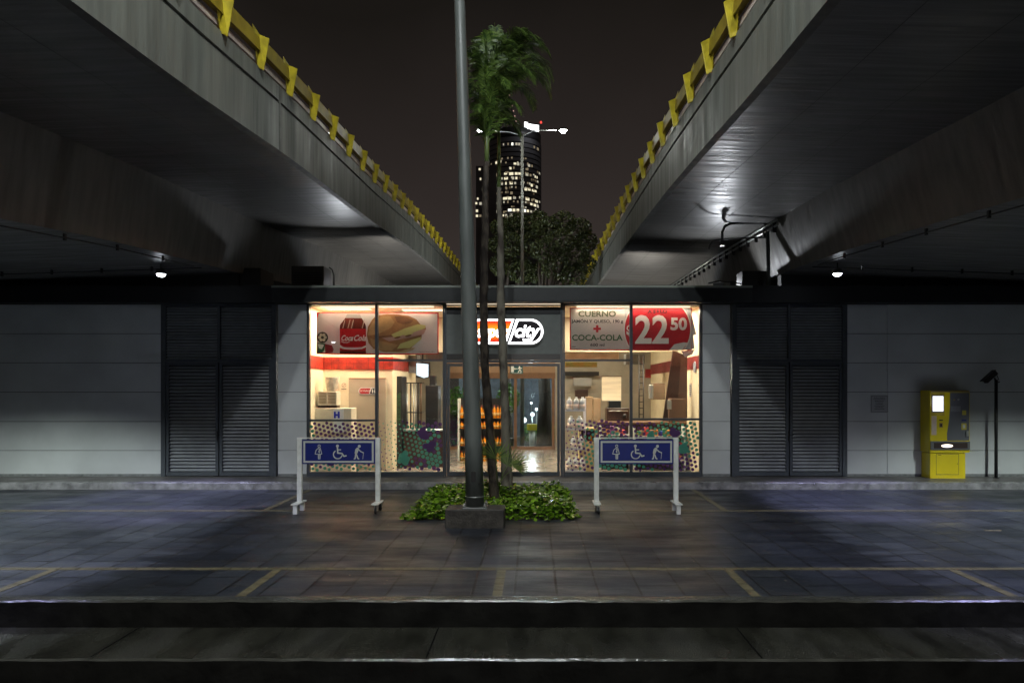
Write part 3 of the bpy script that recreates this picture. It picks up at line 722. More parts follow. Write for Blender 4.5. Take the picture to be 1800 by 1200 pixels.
# bottle
Mcola = mat('cola_dark', (.085,.012,.01), .3, nscale=3, col2=(.22,.04,.02), stretch=(4,1,.3)); Mcap = mat('cap_grey', (.42,.38,.34), .4)
px(b1, [(610,551.5),(633,551.5),(636,560),(607,560)][::-1], Mcap, 2)
px(b1, [(607,559),(636,559),(643,571),(643.5,578),(597.5,578),(598,571)][::-1], Mcola, 3)
for x in (602,611,617,636): px(b1, [(x+4,562),(x+5.2,562),(x+1.6,577),(x,577)][::-1], mat('cola_shine', (.5,.36,.28), .3), 4)
Mlab = mat('label_red', (.50,.012,.015), .4)
px(b1, [(597.5,578),(643.5,578),(643.5,607),(636,610),(605,610),(598,606)][::-1], Mlab, 3)
px(b1, [(597.5,611),(605,613.5),(636,613.5),(643.5,610),(643.5,621.3),(597.5,621.3)][::-1], Mlab, 3)
px(b1, [(597.5,606),(605,610),(620,611.3),(636,610),(643.5,607),(643.5,610),(636,613.5),(620,614.6),(605,613.5),(597.5,611)][::-1], mat('label_white', (.75,.7,.66), .4), 4)
px(b1, [(597.5,616.8),(643.5,616.8),(643.5,621.3),(597.5,621.3)][::-1], Mcola, 5)
Mlw = mat('label_white', (.75,.7,.66), .4)
b1.text('Coca', NB(609.5, 594.5)+Vector((0,-.016,0)), .155, Mlw, bold=.003, shear=.42, width=.235)
b1.text('Cola', NB(632, 594.5)+Vector((0,-.017,0)), .165, Mlw, bold=.003, shear=.42, width=.25)
b1.stroke(NB(620, 594)+Vector((0,-.017,0)), [(-.03,.01),(.02,.01)], .012, Mlw)
b1.stroke(NB(600.5, 600)+Vector((0,-.017,0)), [(0,-.0),(.04,-.02),(.12,-.022),(.16,-.012)], .012, Mlw)
# filled roll
def blob(cx, cy, rx, ry, m, lay, a0=0, a1=360, wob=0, rot=0):
    pts = []
    for k in range(0, 37):
        a = R(a0+(a1-a0)*k/36); r_ = 1+wob*math.sin(3*a+1)+wob*.5*math.sin(7*a)
        x, y = rx*r_*math.cos(a), ry*r_*math.sin(a); pts.append((cx+x*math.cos(rot)-y*math.sin(rot), cy+x*math.sin(rot)+y*math.cos(rot)))
    if a1-a0 >= 360: pts = pts[:-1]
    px(b1, pts[::-1], m, lay)
Mcr = [mat('roll_%d' % k if False else ('roll_dark','roll_mid','roll_light','roll_pale')[k], c_, .5, nscale=5, namt=.18) for k, c_ in enumerate(((.22,.085,.035),(.36,.16,.06),(.47,.25,.1),(.55,.38,.2)))]
px(b1, [(650,612),(676,619),(712,620),(726,615),(730,611),(700,612)][::-1], Mcr[3], 2)
px(b1, [(645,590),(647,574),(654,562),(662,554),(680,552),(700,552.5),(718,555),(732,561),(739,570),(748,574),(749,578),(742,586),(741,594),(731,604),(722,612),(700,618),(676,618),(656,612),(648,603)][::-1], Mcr[1], 3)
px(b1, [(647,590),(649,576),(658,563),(672,556),(686,556),(694,566),(688,576),(672,584),(660,588)][::-1], Mcr[2], 4)
px(b1, [(694,556),(714,557),(727,563),(722,568),(708,570),(698,566)][::-1], Mcr[0], 4)
px(b1, [(650,594),(664,598),(682,602),(700,606),(690,616),(668,615),(655,608)][::-1], Mcr[2], 4)
px(b1, [(654,589),(664,591),(690,588),(712,580),(738,570),(736,575),(716,584),(690,593),(668,594)][::-1], Mcr[0], 5)
Mch = mat('cheese', (.55,.47,.17), .5); Mham = mat('ham', (.5,.27,.22), .5)
px(b1, [(688,588),(712,577),(735,570),(749,572),(747,577),(730,583),(708,589),(692,592)][::-1], Mch, 6)
px(b1, [(672,594),(690,592),(716,588),(741,579),(749,579),(745,587),(722,593),(700,597),(684,600)][::-1], Mham, 6)
px(b1, [(698,613),(704,604),(722,598),(740,592),(741,596),(730,605),(720,612),(710,612)][::-1], Mch, 6)
for x, y in ((699,593),(718,590)):
    blob(x, y, 8, 3.2, Mham, 7, rot=-.25); blob(x, y, 5.6, 1.7, Mcr[0], 8, rot=-.25)
    blob(x+1, y-2.8, 8.5, 1.3, Mch, 8, rot=-.25)
b1.text('Vig. al 31 de dic. 2012', NB(750, 618.3)+Vector((0,-.009,0)), .028, M_inkd, width=.33)
tag(b1.build('banner'), 'banner of a red-labelled cola bottle and a filled roll hung inside the left window', 'banner')

b2 = MB(); sheet(b2, 1001.5, 1216, 541, 615, M_red, 2, 1.0)
px(b2, [(1003,542.5),(1215,542.5),(1215,614),(1004,613.3)][::-1], M_ban, 1)
px(b2, [(1097,541.7),(1211,541.7),(1216.5,580),(1215,614),(1106,614)][::-1], mat('banner_grey', (.4,.4,.42), .5), 2)
def cpoly(cx, cy, rx, ry, y0, y1, m, lay):
    pts = [(cx+rx*math.cos(R(a)), min(max(cy+ry*math.sin(R(a)), y0), y1)) for a in range(0, 360, 6)]
    px(b2, pts[::-1], m, lay)
cpoly(1155.5, 579, 59.5, 59, 541.7, 614.6, mat('banner_white', (.72,.68,.64), .5), 3); cpoly(1155.5, 579, 57.5, 57.5, 541.5, 615.2, M_red, 4)
px(b2, [(1176,615.5),(1185,605),(1202,601.5),(1209,602.5),(1202,611),(1198,615.5)][::-1], mat('banner_white', (.72,.68,.64), .5), 5)
def T(mb, s_, x, y, size, m, wpx, lay=7, bold=.004, sh=0):
    mb.text(s_, NB(x, y)+Vector((0,-.003*lay,0)), size, m, bold=bold, shear=sh, width=wpx/1200*YN)
T(b2, 'CUERNO', 1049.5, 552.2, .165, M_olive, 66); T(b2, 'JAMÓN Y QUESO, 190 g', 1050, 565, .085, M_inkd, 91, bold=.0025)
T(b2, 'COCA-COLA', 1049.5, 594, .165, M_greent, 89); T(b2, '600 ml', 1050, 606.3, .085, M_inkd, 25, bold=.002)
T(b2, '+', 1049.5, 579, .26, M_red, 13.5, bold=.012)
T(b2, 'A SÓLO', 1155.5, 547.8, .09, mat('banner_maroon', (.08,.008,.012), .5), 34)
Mw = mat('banner_white', (.72,.68,.64), .5)
T(b2, '$', 1106.5, 581, .27, Mw, 11, bold=.012); T(b2, '22', 1145.5, 582, .79, Mw, 59, bold=.02); T(b2, '50', 1192.5, 570.5, .34, Mw, 29, bold=.012)
b2.box(NB(1004.5,0).x, NB(1012,0).x, YN-.024, YN-.022, NB(0,609.7).z, NB(0,608.7).z, M_inkd)
tag(b2.build('banner'), 'banner reading CUERNO and COCA-COLA with a red disc priced 22.50, in the right window', 'banner')
b3 = MB(); Mfold = mat('folded_vinyl', (.34,.34,.36), .5)
b3.poly([P(1214,545,YN+.03), P(1217,556,YN+.03), P(1224,587,YN+.02), P(1219,590,YN+.02), P(1221,613,YN+.03), P(1213,614,YN+.03)][::-1], Mfold)
b3.poly([P(1197,617,YN+.05), P(1221,614,YN+.05), P(1217,623,YN+.04), P(1204,628,YN+.04)][::-1], mat('folded_pink', (.5,.36,.34), .5))
tag(b3.build('folded_banner_end'), 'crumpled grey end of vinyl hanging behind the right edge of the price banner', 'vinyl sheet')

# ---------------------------------------------------------------- things inside the shop
def wbox(xa, xb, ya, yb, Y, D, m, b=.012): # a box whose front face fills these pixels at distance Y
    mb = MB(); mb.bbox(PX(xa, Y), PX(xb, Y), Y, Y+D, max(.13, PZ(yb, Y)), PZ(ya, Y), m, b); return mb
# ice chest with blue H
t = thing('ice_chest', 'cream chest with a blue letter H panel in the left window', 'chest', (PX(585,14.2), 14.2, .13))
wbox(553, 618, 717, 850, 14.2, .4, M_offw).build('cabinet', t)
mb = MB(); mb.box(PX(586,14.19), PX(604,14.19), 14.19, 14.198, PZ(760,14.19), PZ(719,14.19), mat('chest_white', (.75,.75,.78), .4))
mb.text('H', P(592, 729.5, 14.186), .17, mat('chest_blue', (.02,.03,.5), .4), bold=.012); mb.build('front_panel', t)
t = thing('slatted_dispenser', 'cream slatted dispenser standing on the chest with the blue letter', 'dispenser', (PX(575,14.25), 14.25, PZ(717,14.25)))
wbox(558, 592, 687.5, 712, 14.25, .28, M_offw).build('housing', t)
mb = MB()
for k in range(8):
    y = 690+k*2.6
    for a, b in ((560,573.5),(576.5,590)): mb.box(PX(a,14.24), PX(b,14.24), 14.235, 14.249, PZ(y+1,14.24), PZ(y,14.24), M_carton)
mb.build('slat', t)
MB().box(PX(558,14.27), PX(592,14.27), 14.27, 14.5, PZ(717.5,14.27), PZ(711,14.27), M_dkbrown).build('tray', t)
mb = MB(); c0 = P(584, 687.5, 14.38)
mb.rev(c0, [(.10,0),(.12,.06),(.135,.16),(.15,.28),(.155,.30)], mat('clear_bag', (.75,.65,.5), .3, nscale=12, namt=.25, bump=.6, bscale=14), 12)
tag(mb.build('bag_of_cups'), 'pale plastic bag of cups on top of the slatted dispenser', 'bag')
mb = MB(); o = P(604.5, 677, 14.74); mb.disc(o, .05, .05, mat('notice_grey', (.35,.3,.25), .5), 16, ring=.012); mb.stroke(o, [(-.03,-.03),(.03,.03)], .01, M_carton); mb.box(o.x-.055, o.x+.055, o.y-.002, o.y, o.z-.09, o.z-.075, M_inkd)
tag(mb.build('wall_notice'), 'small round prohibition notice on the cream wall left of the inner door', 'notice')
# coolers and shelving behind the left window
t = thing('dark_cooler', 'tall black cooler seen through the right pane of the left window', 'cooler', (PX(698,15.2), 15.2, .13))
wbox(690, 706, 661, 850, 15.2, .6, M_blk).build('cabinet', t)
mb = MB(); mb.box(PX(693,15.19), PX(704,15.19), 15.185, 15.199, PZ(745,15.19), PZ(690,15.19), mat('cooler_label', (.03,.09,.03), .4, nscale=16, col2=(.01,.015,.01))); mb.build('side_label', t)
t = thing('steel_rack', 'rack of upright steel tubes between the two black coolers', 'rack', (PX(728,16), 16, .13))
for x, m_ in ((716, M_steel), (722, M_blk), (727, M_steel), (731, M_steel), (735, M_blk), (740, M_brown)):
    MB().tube([(PX(x,16), 16, .13), (PX(x,16), 16, PZ(672,16))], .018, m_, 8).build('upright', t)
for y in (672, 724, 790): MB().box(PX(714,16), PX(742,16), 15.98, 16.3, PZ(y+1.5,16), PZ(y,16), M_blk).build('shelf', t)
t = thing('dark_cabinet', 'black cabinet with a box on top left of the shop door', 'cabinet', (PX(759,15.6), 15.6, .13))
wbox(748, 770, 677, 850, 15.6, .5, M_blk).build('body', t); wbox(755, 765, 660, 677.5, 15.65, .25, M_blk).build('top_box', t)
t = thing('screen', 'bright white screen hanging near the ceiling in the left window', 'screen', tuple(P(743, 650, 16)))
MB().box(PX(731,16), PX(756,16), 16, 16.06, PZ(664,16), PZ(636,16), M_blk).build('case', t)
MB().poly([P(732,638,15.99), P(732,659,15.99), P(745,664,15.99), P(753,662,15.99), P(753,640,15.99)], emis('screen_glow', (.75,.88,1), 1.1)).build('display', t)
MB().tube([P(743,636,16.03), P(743,560,16.03)], .02, M_blk, 6).build('hanger', t)
mb = wbox(696, 733, 624, 655, 16.6, .5, mat('duct_grey', (.2,.2,.2), .4, nscale=5, namt=.2)); tag(mb.build('air_duct'), 'grey box duct under the ceiling left of the screen', 'duct')
mb = wbox(748, 779, 615, 632, 16.4, .3, mat('duct_grey', (.2,.2,.2), .4)); tag(mb.build('air_duct'), 'short grey duct under the ceiling right of the screen', 'duct')
t = thing('low_counter', 'dark low counter behind the dotted film of the left window', 'counter', (PX(740,15.2), 15.3, .13))
wbox(709, 779, 757, 850, 15.3, .15, M_dkbrown).build('body', t); wbox(708, 780, 754, 757.5, 15.28, .2, M_steel).build('counter_top', t)
# shelf of orange bottles
t = thing('bottle_shelf', 'narrow shelf unit holding orange bottles behind the door glass', 'shelf', (PX(845,16.6), 16.6, .13))
for x in (806, 883): MB().box(PX(x,16.6)-.02, PX(x,16.6)+.02, 16.6, 16.95, .13, PZ(700,16.6), M_white).build('side_panel', t)
for y in (735, 753.5, 784, 812): MB().box(PX(806,16.6)+.02, PX(883,16.6)-.02, 16.6, 16.95, PZ(y+1.5,16.6), PZ(y,16.6), M_blk).build('shelf', t)
MB().box(PX(806,16.6)+.02, PX(883,16.6)-.02, 16.955, 16.97, .13, PZ(700,16.6), M_blk).build('back_panel', t)
Mor = mat('orange_drink', (.75,.26,.01), .25); Mcapo = mat('cap_maroon', (.2,.02,.02), .4); Mlb = mat('bottle_label', (.7,.55,.2), .5, nscale=10, col2=(.5,.1,.03))
first = None
for y, hgt in ((735,23),(753.5,14),(784,17),(812,20)):
    for k in range(13):
        x = PX(811+k*5.8, 16.62); zz = PZ(y, 16.62); h_ = hgt/1200*16.6
        if first is None:
            first = thing('juice_bottle', 'orange juice bottle with dark cap on the shelf behind the door', 'bottle', (x, 16.68, zz), group='orange bottles on the shelf behind the door')
            fx = first.location.copy(); fh = h_
            MB().rev((x,16.68,zz), [(.034,0),(.036,.02),(.036,h_*.6),(.02,h_*.8),(.014,h_*.86)], Mor, 10).build('bottle_body', first)
            MB().rev((x,16.68,zz+h_*.86), [(.018,0),(.018,h_*.14)], Mcapo, 8).build('cap', first)
            MB().rev((x,16.68,zz+h_*.2), [(.0365,0),(.0365,h_*.25)], Mlb, 10).build('bottle_label', first)
        else:
            c = copy_thing(first, (0,0,0)); c.location = (x, 16.68, zz); c.scale = (1, 1, h_/fh)
# fix parts' inverse: parts keep world offset of the first bottle, so copies move with their Empty
# water jug rack
t = thing('jug_rack', 'white wire rack holding water jugs in the right window', 'rack', (PX(1010,14.3), 14.3, .13))
Mwire = mat('wire_lilac', (.5,.5,.6), .4, metal=.3)
for x in (992.5, 1029):
    for yy in (14.3, 14.68): MB().tube([(PX(x,14.3), yy, .13), (PX(x,14.3), yy, PZ(700,14.3))], .012, Mwire, 6).build('upright', t)
for y in (720, 753, 788, 826):
    mb = MB(); z = PZ(y, 14.3)
    mb.box(PX(992,14.3), PX(1030,14.3), 14.29, 14.30, z-.03, z, Mwire)
    for k in range(7): mb.box(PX(993,14.3)+k*.07, PX(993,14.3)+k*.07+.008, 14.30, 14.69, z-.008, z, Mwire)
    mb.build('wire_shelf', t)
Mjug = mat('jug_plastic', (.6,.6,.63), .12, spec=.8); Mjl = mat('jug_label', (.7,.45,.35), .5, nscale=8, col2=(.8,.7,.65)); Mjc = mat('jug_cap', (.8,.8,.82), .4)
jug0 = None
for y, xs in ((720, (1001,1013,1024)), (753, (1004,1019)), (788, (1008,1021)), (826, (1001,1012,1023))):
    for x in xs:
        p = P(x, y, 14.42)
        if jug0 is None:
            jug0 = thing('water_jug', 'clear water jug with pink label on the rack in the right window', 'jug', tuple(p), group='water jugs on the rack in the right window')
            MB().rev(p, [(.055,0),(.062,.02),(.062,.11),(.057,.13),(.062,.15),(.06,.19),(.03,.235),(.02,.245)], Mjug, 12).build('jug_body', jug0)
            MB().rev(p+Vector((0,0,.245)), [(.024,0),(.024,.025)], Mjc, 8).build('cap', jug0)
            MB().rev(p+Vector((0,0,.03)), [(.0635,0),(.0635,.09)], Mjl, 12).build('jug_label', jug0)
        else:
            c = copy_thing(jug0, (0,0,0)); c.location = p
            if y == 753: c.scale = (1.25,1.25,1.0)
# display fridge, cartons, light board, coffee machine, counter
t = thing('snack_case', 'small yellow-edged snack case beside the water jug rack', 'display case', (PX(1033,14.6), 14.6, .13))
mb = MB(); Y = 14.6
for xa, xb, ya, yb in ((1018,1021.5,752,828),(1046,1049.5,752,828),(1021.5,1046,752,756),(1021.5,1046,776,779),(1021.5,1046,779,828)):
    mb.bbox(PX(xa,Y), PX(xb,Y), Y, Y+.35, max(.13, PZ(yb,Y)), PZ(ya,Y), mat('case_yellow', (.6,.46,.22), .5), .004)
mb.build('case', t)
MB().box(PX(1021.5,Y), PX(1046,Y), Y+.3, Y+.34, PZ(776,Y), PZ(756,Y), M_dkbrown).build('back_panel', t)
for k in range(5): MB().rev(P(1024.5+k*4.7, 775.5, Y+.14), [(.02,0),(.022,.1),(.012,.13)], random.choice((Mcapo, Mor, mat('snack_green', (.06,.2,.04), .4))), 8).build('snack', t)
for (xa, xb, ya, yb, lb) in ((1030,1042,697,741,'tall carton box left of the pair behind the jug rack'),(1042.5,1056,700,741,'carton box right of the pair, beside the lit menu board')):
    tag(wbox(xa, xb, ya, yb, 15.9, .3, M_carton).build('carton_box'), lb, 'box')
tag(wbox(1011, 1034, 684, 700, 17.5, .25, M_dkbrown).build('wall_monitor'), 'dark monitor on the back wall above the water jugs', 'monitor')
t = thing('menu_board', 'cream lit menu board hanging in the right window', 'board', tuple(P(1075, 683, 16.8)))
wbox(1058, 1092, 662, 704, 16.8, .05, mat('board_cream', (.7,.6,.42), .5, emit=(1,.8,.5), estr=.2, nscale=5, namt=.12, stretch=(.2,1,3))).build('panel', t)
MB().box(PX(1057,16.8), PX(1093,16.8), 16.79, 16.86, PZ(662,16.8), PZ(660.8,16.8), M_brown).build('top_edge', t)
t = thing('coffee_machine', 'black and brown coffee machine on the dark counter below the menu board', 'coffee machine', (PX(1085,15.4), 15.4, PZ(742,15.4)))
wbox(1070, 1092, 704, 719, 15.45, .3, M_blk).build('hopper', t); wbox(1067, 1106, 717, 742, 15.4, .4, M_dkbrown).build('body', t)
mb = MB(); mb.rev(P(1098, 735, 15.36), [(.04,0),(.05,.06),(.04,.1)], M_blk, 12); mb.tube([P(1070,722,15.37), P(1104,722,15.37)], .012, M_steel, 6); mb.build('group_head', t)
t = thing('dark_counter', 'long dark brown counter across the right window', 'counter', (PX(1140,15.1), 15.1, .13))
wbox(1052, 1232, 745, 850, 15.1, .7, M_dkbrown).build('body', t); wbox(1052, 1232, 741, 745.3, 15.06, .78, M_brown).build('counter_top', t)
t = thing('tilted_display', 'tall dark brown leaning display panel by the right wall of the shop', 'display stand', (PX(1190,14.6), 14.6, .13))
mb = MB(); Y = 14.6
q = [P(1183,616,Y), P(1165,740,Y), P(1208,740,Y), P(1208,625,Y)]
mb.poly(q, M_dkbrown); mb.poly([v+Vector((0,.06,0)) for v in q][::-1], M_dkbrown)
for a, b in zip(q, q[1:]+q[:1]): mb.poly([a, a+Vector((0,.06,0)), b+Vector((0,.06,0)), b], M_dkbrown)
mb.build('panel', t)
mb = MB(); q = [P(1197,628,Y-.004), P(1189,740,Y-.004), P(1208,740,Y-.004), P(1208,628,Y-.004)]; mb.poly(q, mat('panel_brown', (.09,.045,.03), .5)); mb.build('side_face', t)
Yq = 14.45
tag(wbox(1176, 1206, 700, 741, Yq, .12, mat('box_brown', (.17,.09,.055), .6)).build('snack_box'), 'brown box standing against the leaning display panel', 'box')
tag(wbox(1172.5, 1180.5, 703, 719, Yq-.03, .02, mat('card_grey', (.4,.38,.33), .5)).build('price_card'), 'small grey card fixed to the brown box in the right window', 'card')
tag(wbox(1148, 1169, 673, 702, 15.6, .3, mat('unit_brown', (.18,.125,.08), .5)).build('wall_unit'), 'brown box-shaped unit left of the leaning display panel', 'unit')
tag(wbox(1141, 1148.5, 676, 700, 15.5, .1, M_steel).build('metal_sheet'), 'narrow steel panel beside the brown unit in the right window', 'panel')
t = thing('ladder_rack', 'black ladder-like rack right of the centre mullion of the right window', 'rack', (PX(1127,16), 16, .13))
for x in (1123.5, 1131): MB().tube([(PX(x,16), 16, .13), (PX(x,16), 16, PZ(622 if x > 1125 else 625,16))], .016, M_blk, 6).build('upright', t)
for k in range(13): MB().box(PX(1123.5,16), PX(1131,16), 15.99, 16.01, PZ(640+k*11,16)-.01, PZ(640+k*11,16)+.01, M_blk).build('rung', t)
mb = MB(); o = P(1217, 645, 14.3); q = Vector((XI1-.014, 14.25, o.z))
for k in range(1): mb.rev(q, [(.12,-.012),(.12,.0)], mat('plaque', (.3,.3,.34), .5), 16, axis='x')
tag(mb.build('wall_plaque'), 'grey oval plaque on the right wall of the shop', 'plaque')
mb = MB(); mb.box(XI1-.012, XI1-.002, 14.6, 14.78, 1.72, 2.0, mat('paper', (.55,.5,.48), .6)); 
for k in range(5): mb.box(XI1-.014, XI1-.012, 14.62, 14.76, 1.76+k*.045, 1.775+k*.045, M_inkd)
tag(mb.build('paper_notice'), 'small paper notice below the oval plaque in the shop', 'notice')
tag(wbox(993, 1088, 612, 631, 16.3, .05, mat('hanging_panel_tan', (.5,.36,.24), .6, nscale=4, col2=(.62,.5,.36))).build('hanging_board'), 'tan hanging panel under the right banner', 'panel')
tag(wbox(993, 1050, 636, 645, 17.2, .05, mat('strip_green', (.35,.36,.1), .5, nscale=6, col2=(.5,.3,.08))).build('hanging_strip'), 'yellow green hanging strip above the jug rack', 'strip')
tag(wbox(1100, 1134, 622, 640, 17.5, .4, mat('duct_grey', (.2,.2,.2), .4)).build('air_duct'), 'grey duct right of the tan hanging panel', 'duct')
random.seed(44)
goods = [mat('goods_'+nm, c_, .4, nscale=18, col2=tuple(min(.8, v*1.8+.06) for v in c_)) for nm, c_ in (('red',(.4,.03,.03)),('blue',(.03,.06,.3)),('cream',(.5,.42,.3)),('green',(.05,.2,.06)),('orange',(.5,.16,.02)),('purple',(.2,.05,.2)),('brown',(.16,.08,.04)))]
def gondola(xa, xb, Y, rows, label, glab):
    t = thing('goods_shelf', label, 'shelf', (PX((xa+xb)/2, Y), Y, .13))
    for x in (xa, xb): MB().box(PX(x,Y)-.015, PX(x,Y)+.015, Y, Y+.3, .13, PZ(rows[0]-16, Y), M_white).build('side_panel', t)
    for y in rows: MB().box(PX(xa,Y)+.015, PX(xb,Y)-.015, Y-.01, Y+.3, PZ(y+1.6,Y), PZ(y,Y), M_white).build('shelf', t)
    for y in rows:
        x = PX(xa,Y)+.03
        while x < PX(xb,Y)-.12:
            w_ = random.uniform(.06,.12); h_ = random.uniform(.1,.19); g_ = random.choice(goods)
            mb = MB(); mb.bbox(x, x+w_, Y+.01, Y+.12, PZ(y,Y), PZ(y,Y)+h_, g_, .01)
            if random.random() < .5: mb.box(x+.01, x+w_-.01, Y+.007, Y+.01, PZ(y,Y)+h_*.35, PZ(y,Y)+h_*.65, Mlb)
            tag(mb.build('packaged_goods'), glab, 'package', group=glab)
            x += w_+random.uniform(.004,.02)
gondola(1056, 1108, 14.9, (764, 785, 806), 'white goods shelf in front of the counter behind the right sign', 'coloured package on the white shelf in the right window')
gondola(1116, 1204, 14.75, (766, 787, 808), 'long white goods shelf right of the centre mullion of the right window', 'coloured package on the long shelf right of the mullion')
# things seen on the back wall
mb = MB(); mb.box(PX(993,19.6), PX(1053,19.6), 19.6, 19.7, PZ(660,19.6), PZ(653,19.6), M_blk); tag(mb.build('wall_rail'), 'black rail high on the back wall behind the jug rack', 'rail')
tag(wbox(1008, 1040, 664, 678, 19.5, .1, mat('panel_lg', (.3,.3,.3), .5)).build('wall_panel'), 'light grey panel on the shop back wall', 'panel')

# ---------------------------------------------------------------- behind the shop
def foliage(mb, c, rad, n, size, m, flat=1, seed=0, asp=.5):
    rnd = random.Random(seed); c = Vector(c)
    for k in range(n):
        while True:
            d = Vector((rnd.uniform(-1,1), rnd.uniform(-1,1), rnd.uniform(-1,1)))
            if d.length <= 1: break
        d = d.normalized()*(d.length**.45)
        p = c+Vector((d.x*rad[0], d.y*rad[1], d.z*rad[2]))
        a = Vector((rnd.gauss(0,1), rnd.gauss(0,1), rnd.gauss(0,1)*flat)).normalized(); b = a.cross(Vector((rnd.gauss(0,1), rnd.gauss(0,1), rnd.gauss(0,1)))).normalized()
        s_ = size*rnd.uniform(.6, 1.3)
        mb.poly([p-a*s_, p+b*s_*asp, p+a*s_, p-b*s_*asp], m)
hg = MB(); random.seed(3)
for k in range(34): foliage(hg, (-.35+k*.05, 23.4+random.uniform(-.2,.2), .35+random.uniform(-.03,.05)), (.08,.2,.3), 60, .035, M_pot, seed=k)
tag(hg.build('hedge'), 'low clipped green hedge behind the rear door of the shop', 'hedge')
def potted(x, y, h, label, seed):
    t = thing('potted_plant', label, 'plant', (x, y, .0))
    mb = MB(); mb.rev((x,y,.0), [(.14,0),(.2,.35),(.21,.37)], M_block, 14); mb.build('pot', t)
    mb = MB(); mb.tube([(x,y,.36),(x+.03,y,h*.8)], [.02,.012], M_bark, 6); mb.build('stem', t)
    mb = MB(); foliage(mb, (x,y,h), (.36,.3,.45), 330, .07, M_pot, seed=seed); mb.build('foliage', t)
potted(PX(803,20.6), 20.6, 1.5, 'bushy green plant behind the left pane of the rear glass', 11)
potted(PX(893,20.9), 20.9, 1.6, 'green plant behind the middle of the rear glass door', 12)
t = thing('white_column', 'tall pale column outside the rear glass door', 'column', (PX(891,25), 25, 0))
MB().rev((PX(891,25),25,-.02), [(.2,0),(.2,.15),(.13,.2),(.13,4.4)], mat('column_white', (.7,.78,.74), .5), 14).build('shaft', t)
t = thing('back_bin', 'yellow and white bin by the hedge behind the rear door', 'bin', (PX(935,22.4), 22.4, 0))
MB().bbox(PX(926,22.4), PX(944,22.4), 22.4, 22.7, .52, .72, M_machy, .02).build('yellow_band', t)
MB().rev((PX(935,22.4),22.55,-.02), [(.08,0),(.12,.54)], M_white, 10).build('base', t)
for i, (x, y_, yy, r_) in enumerate(((936,728,24,.07),(943,719,24.5,.05),(921,738,23,.09),(934,708,26,.04))):
    t = thing('garden_light', ('round white lamp on a post, brightest behind the rear door', 'small white lamp right of the brightest garden lamp', 'low wide white lamp beside the yellow bin', 'highest small white lamp behind the rear door')[i], 'lamp', tuple(P(x, y_, yy)))
    p = P(x, y_, yy)
    MB().rev(p, [(r_*.3,-r_),(r_*.8,-r_*.6),(r_,0),(r_*.8,r_*.6),(r_*.3,r_)], emis('garden_glow', (.85,.92,1), 5), 12).build('globe', t)
    MB().tube([p-Vector((0,0,r_)), (p.x, p.y, -.02)], .018, M_steel, 6).build('post', t)
lamp('garden_lamp_light', 'POINT', (-.1, 23.6, 1.6), 60, (.85,.93,1), .1)
lamp('rear_yard_fill', 'POINT', (-1.0, 21.6, 3.2), 170, (.82,.9,1), .15)  # added fill without a fixture, brightens the yard behind the rear glass
wl = MB(); wl.box(-3, 3, 27, 27.15, -.02, 2.6, mat('yard_wall', (.16,.18,.22), .7, nscale=4, namt=.3)); tag(wl.build('yard_wall'), 'blue grey yard wall far behind the rear door', 'wall')

# ---------------------------------------------------------------- trees behind
def tree(x, y, base, clumps, label, seed):
    t = thing('tree', label, 'tree', (x, y, -.02), group='trees behind the roof')
    rnd = random.Random(seed); tr = MB()
    tr.tube([(x,y,-.02),(x+.05,y,1.5),(x-.05,y,3.2),(x,y,4.4)], [.26,.2,.17,.13], M_bark, 12)
    for c in clumps:
        m_ = Vector((x,y,3.2+rnd.random()*1.0)); e_ = Vector((c[0],c[1],c[2]))
        tr.tube([m_, m_.lerp(e_, .5)+Vector((rnd.uniform(-.1,.1),0,.15)), e_], [.075,.05,.02], M_bark, 7)
    tr.build('trunk', t)
    cr = MB()
    for i, c in enumerate(clumps): foliage(cr, c[:3], (c[3], c[3]*.9, c[3]*.85), int(1500*c[3]), .05, M_tree, seed=seed*50+i, asp=.55)
    cr.build('crown', t)
random.seed(21)
def cl_(x, y, Y, r_): p = P(x, y, Y); return (p.x, p.y, p.z, r_)
tree(.29, 22, 0, [cl_(965,400,22,.42),cl_(990,392,22,.45),cl_(1018,402,22,.42),cl_(1030,425,22.2,.4),cl_(985,425,21.6,.5),cl_(1010,445,21.8,.5),cl_(1030,465,22,.35),cl_(960,440,22,.5),cl_(980,470,21.8,.5),cl_(1008,485,22,.5),cl_(950,400,22.4,.3)], 'dark leafy tree above the roof, right one nearer the right overpass', 3)
tree(-1.0, 23, 0, [cl_(880,400,23,.36),cl_(905,392,23,.38),cl_(932,395,23,.42),cl_(948,383,23,.3),cl_(872,430,23,.32),cl_(900,430,22.6,.5),cl_(930,430,22.8,.48),cl_(885,465,23,.48),cl_(915,475,22.8,.5),cl_(945,480,23,.42)], 'dark leafy tree above the roof, left one behind the palm trunks', 4)

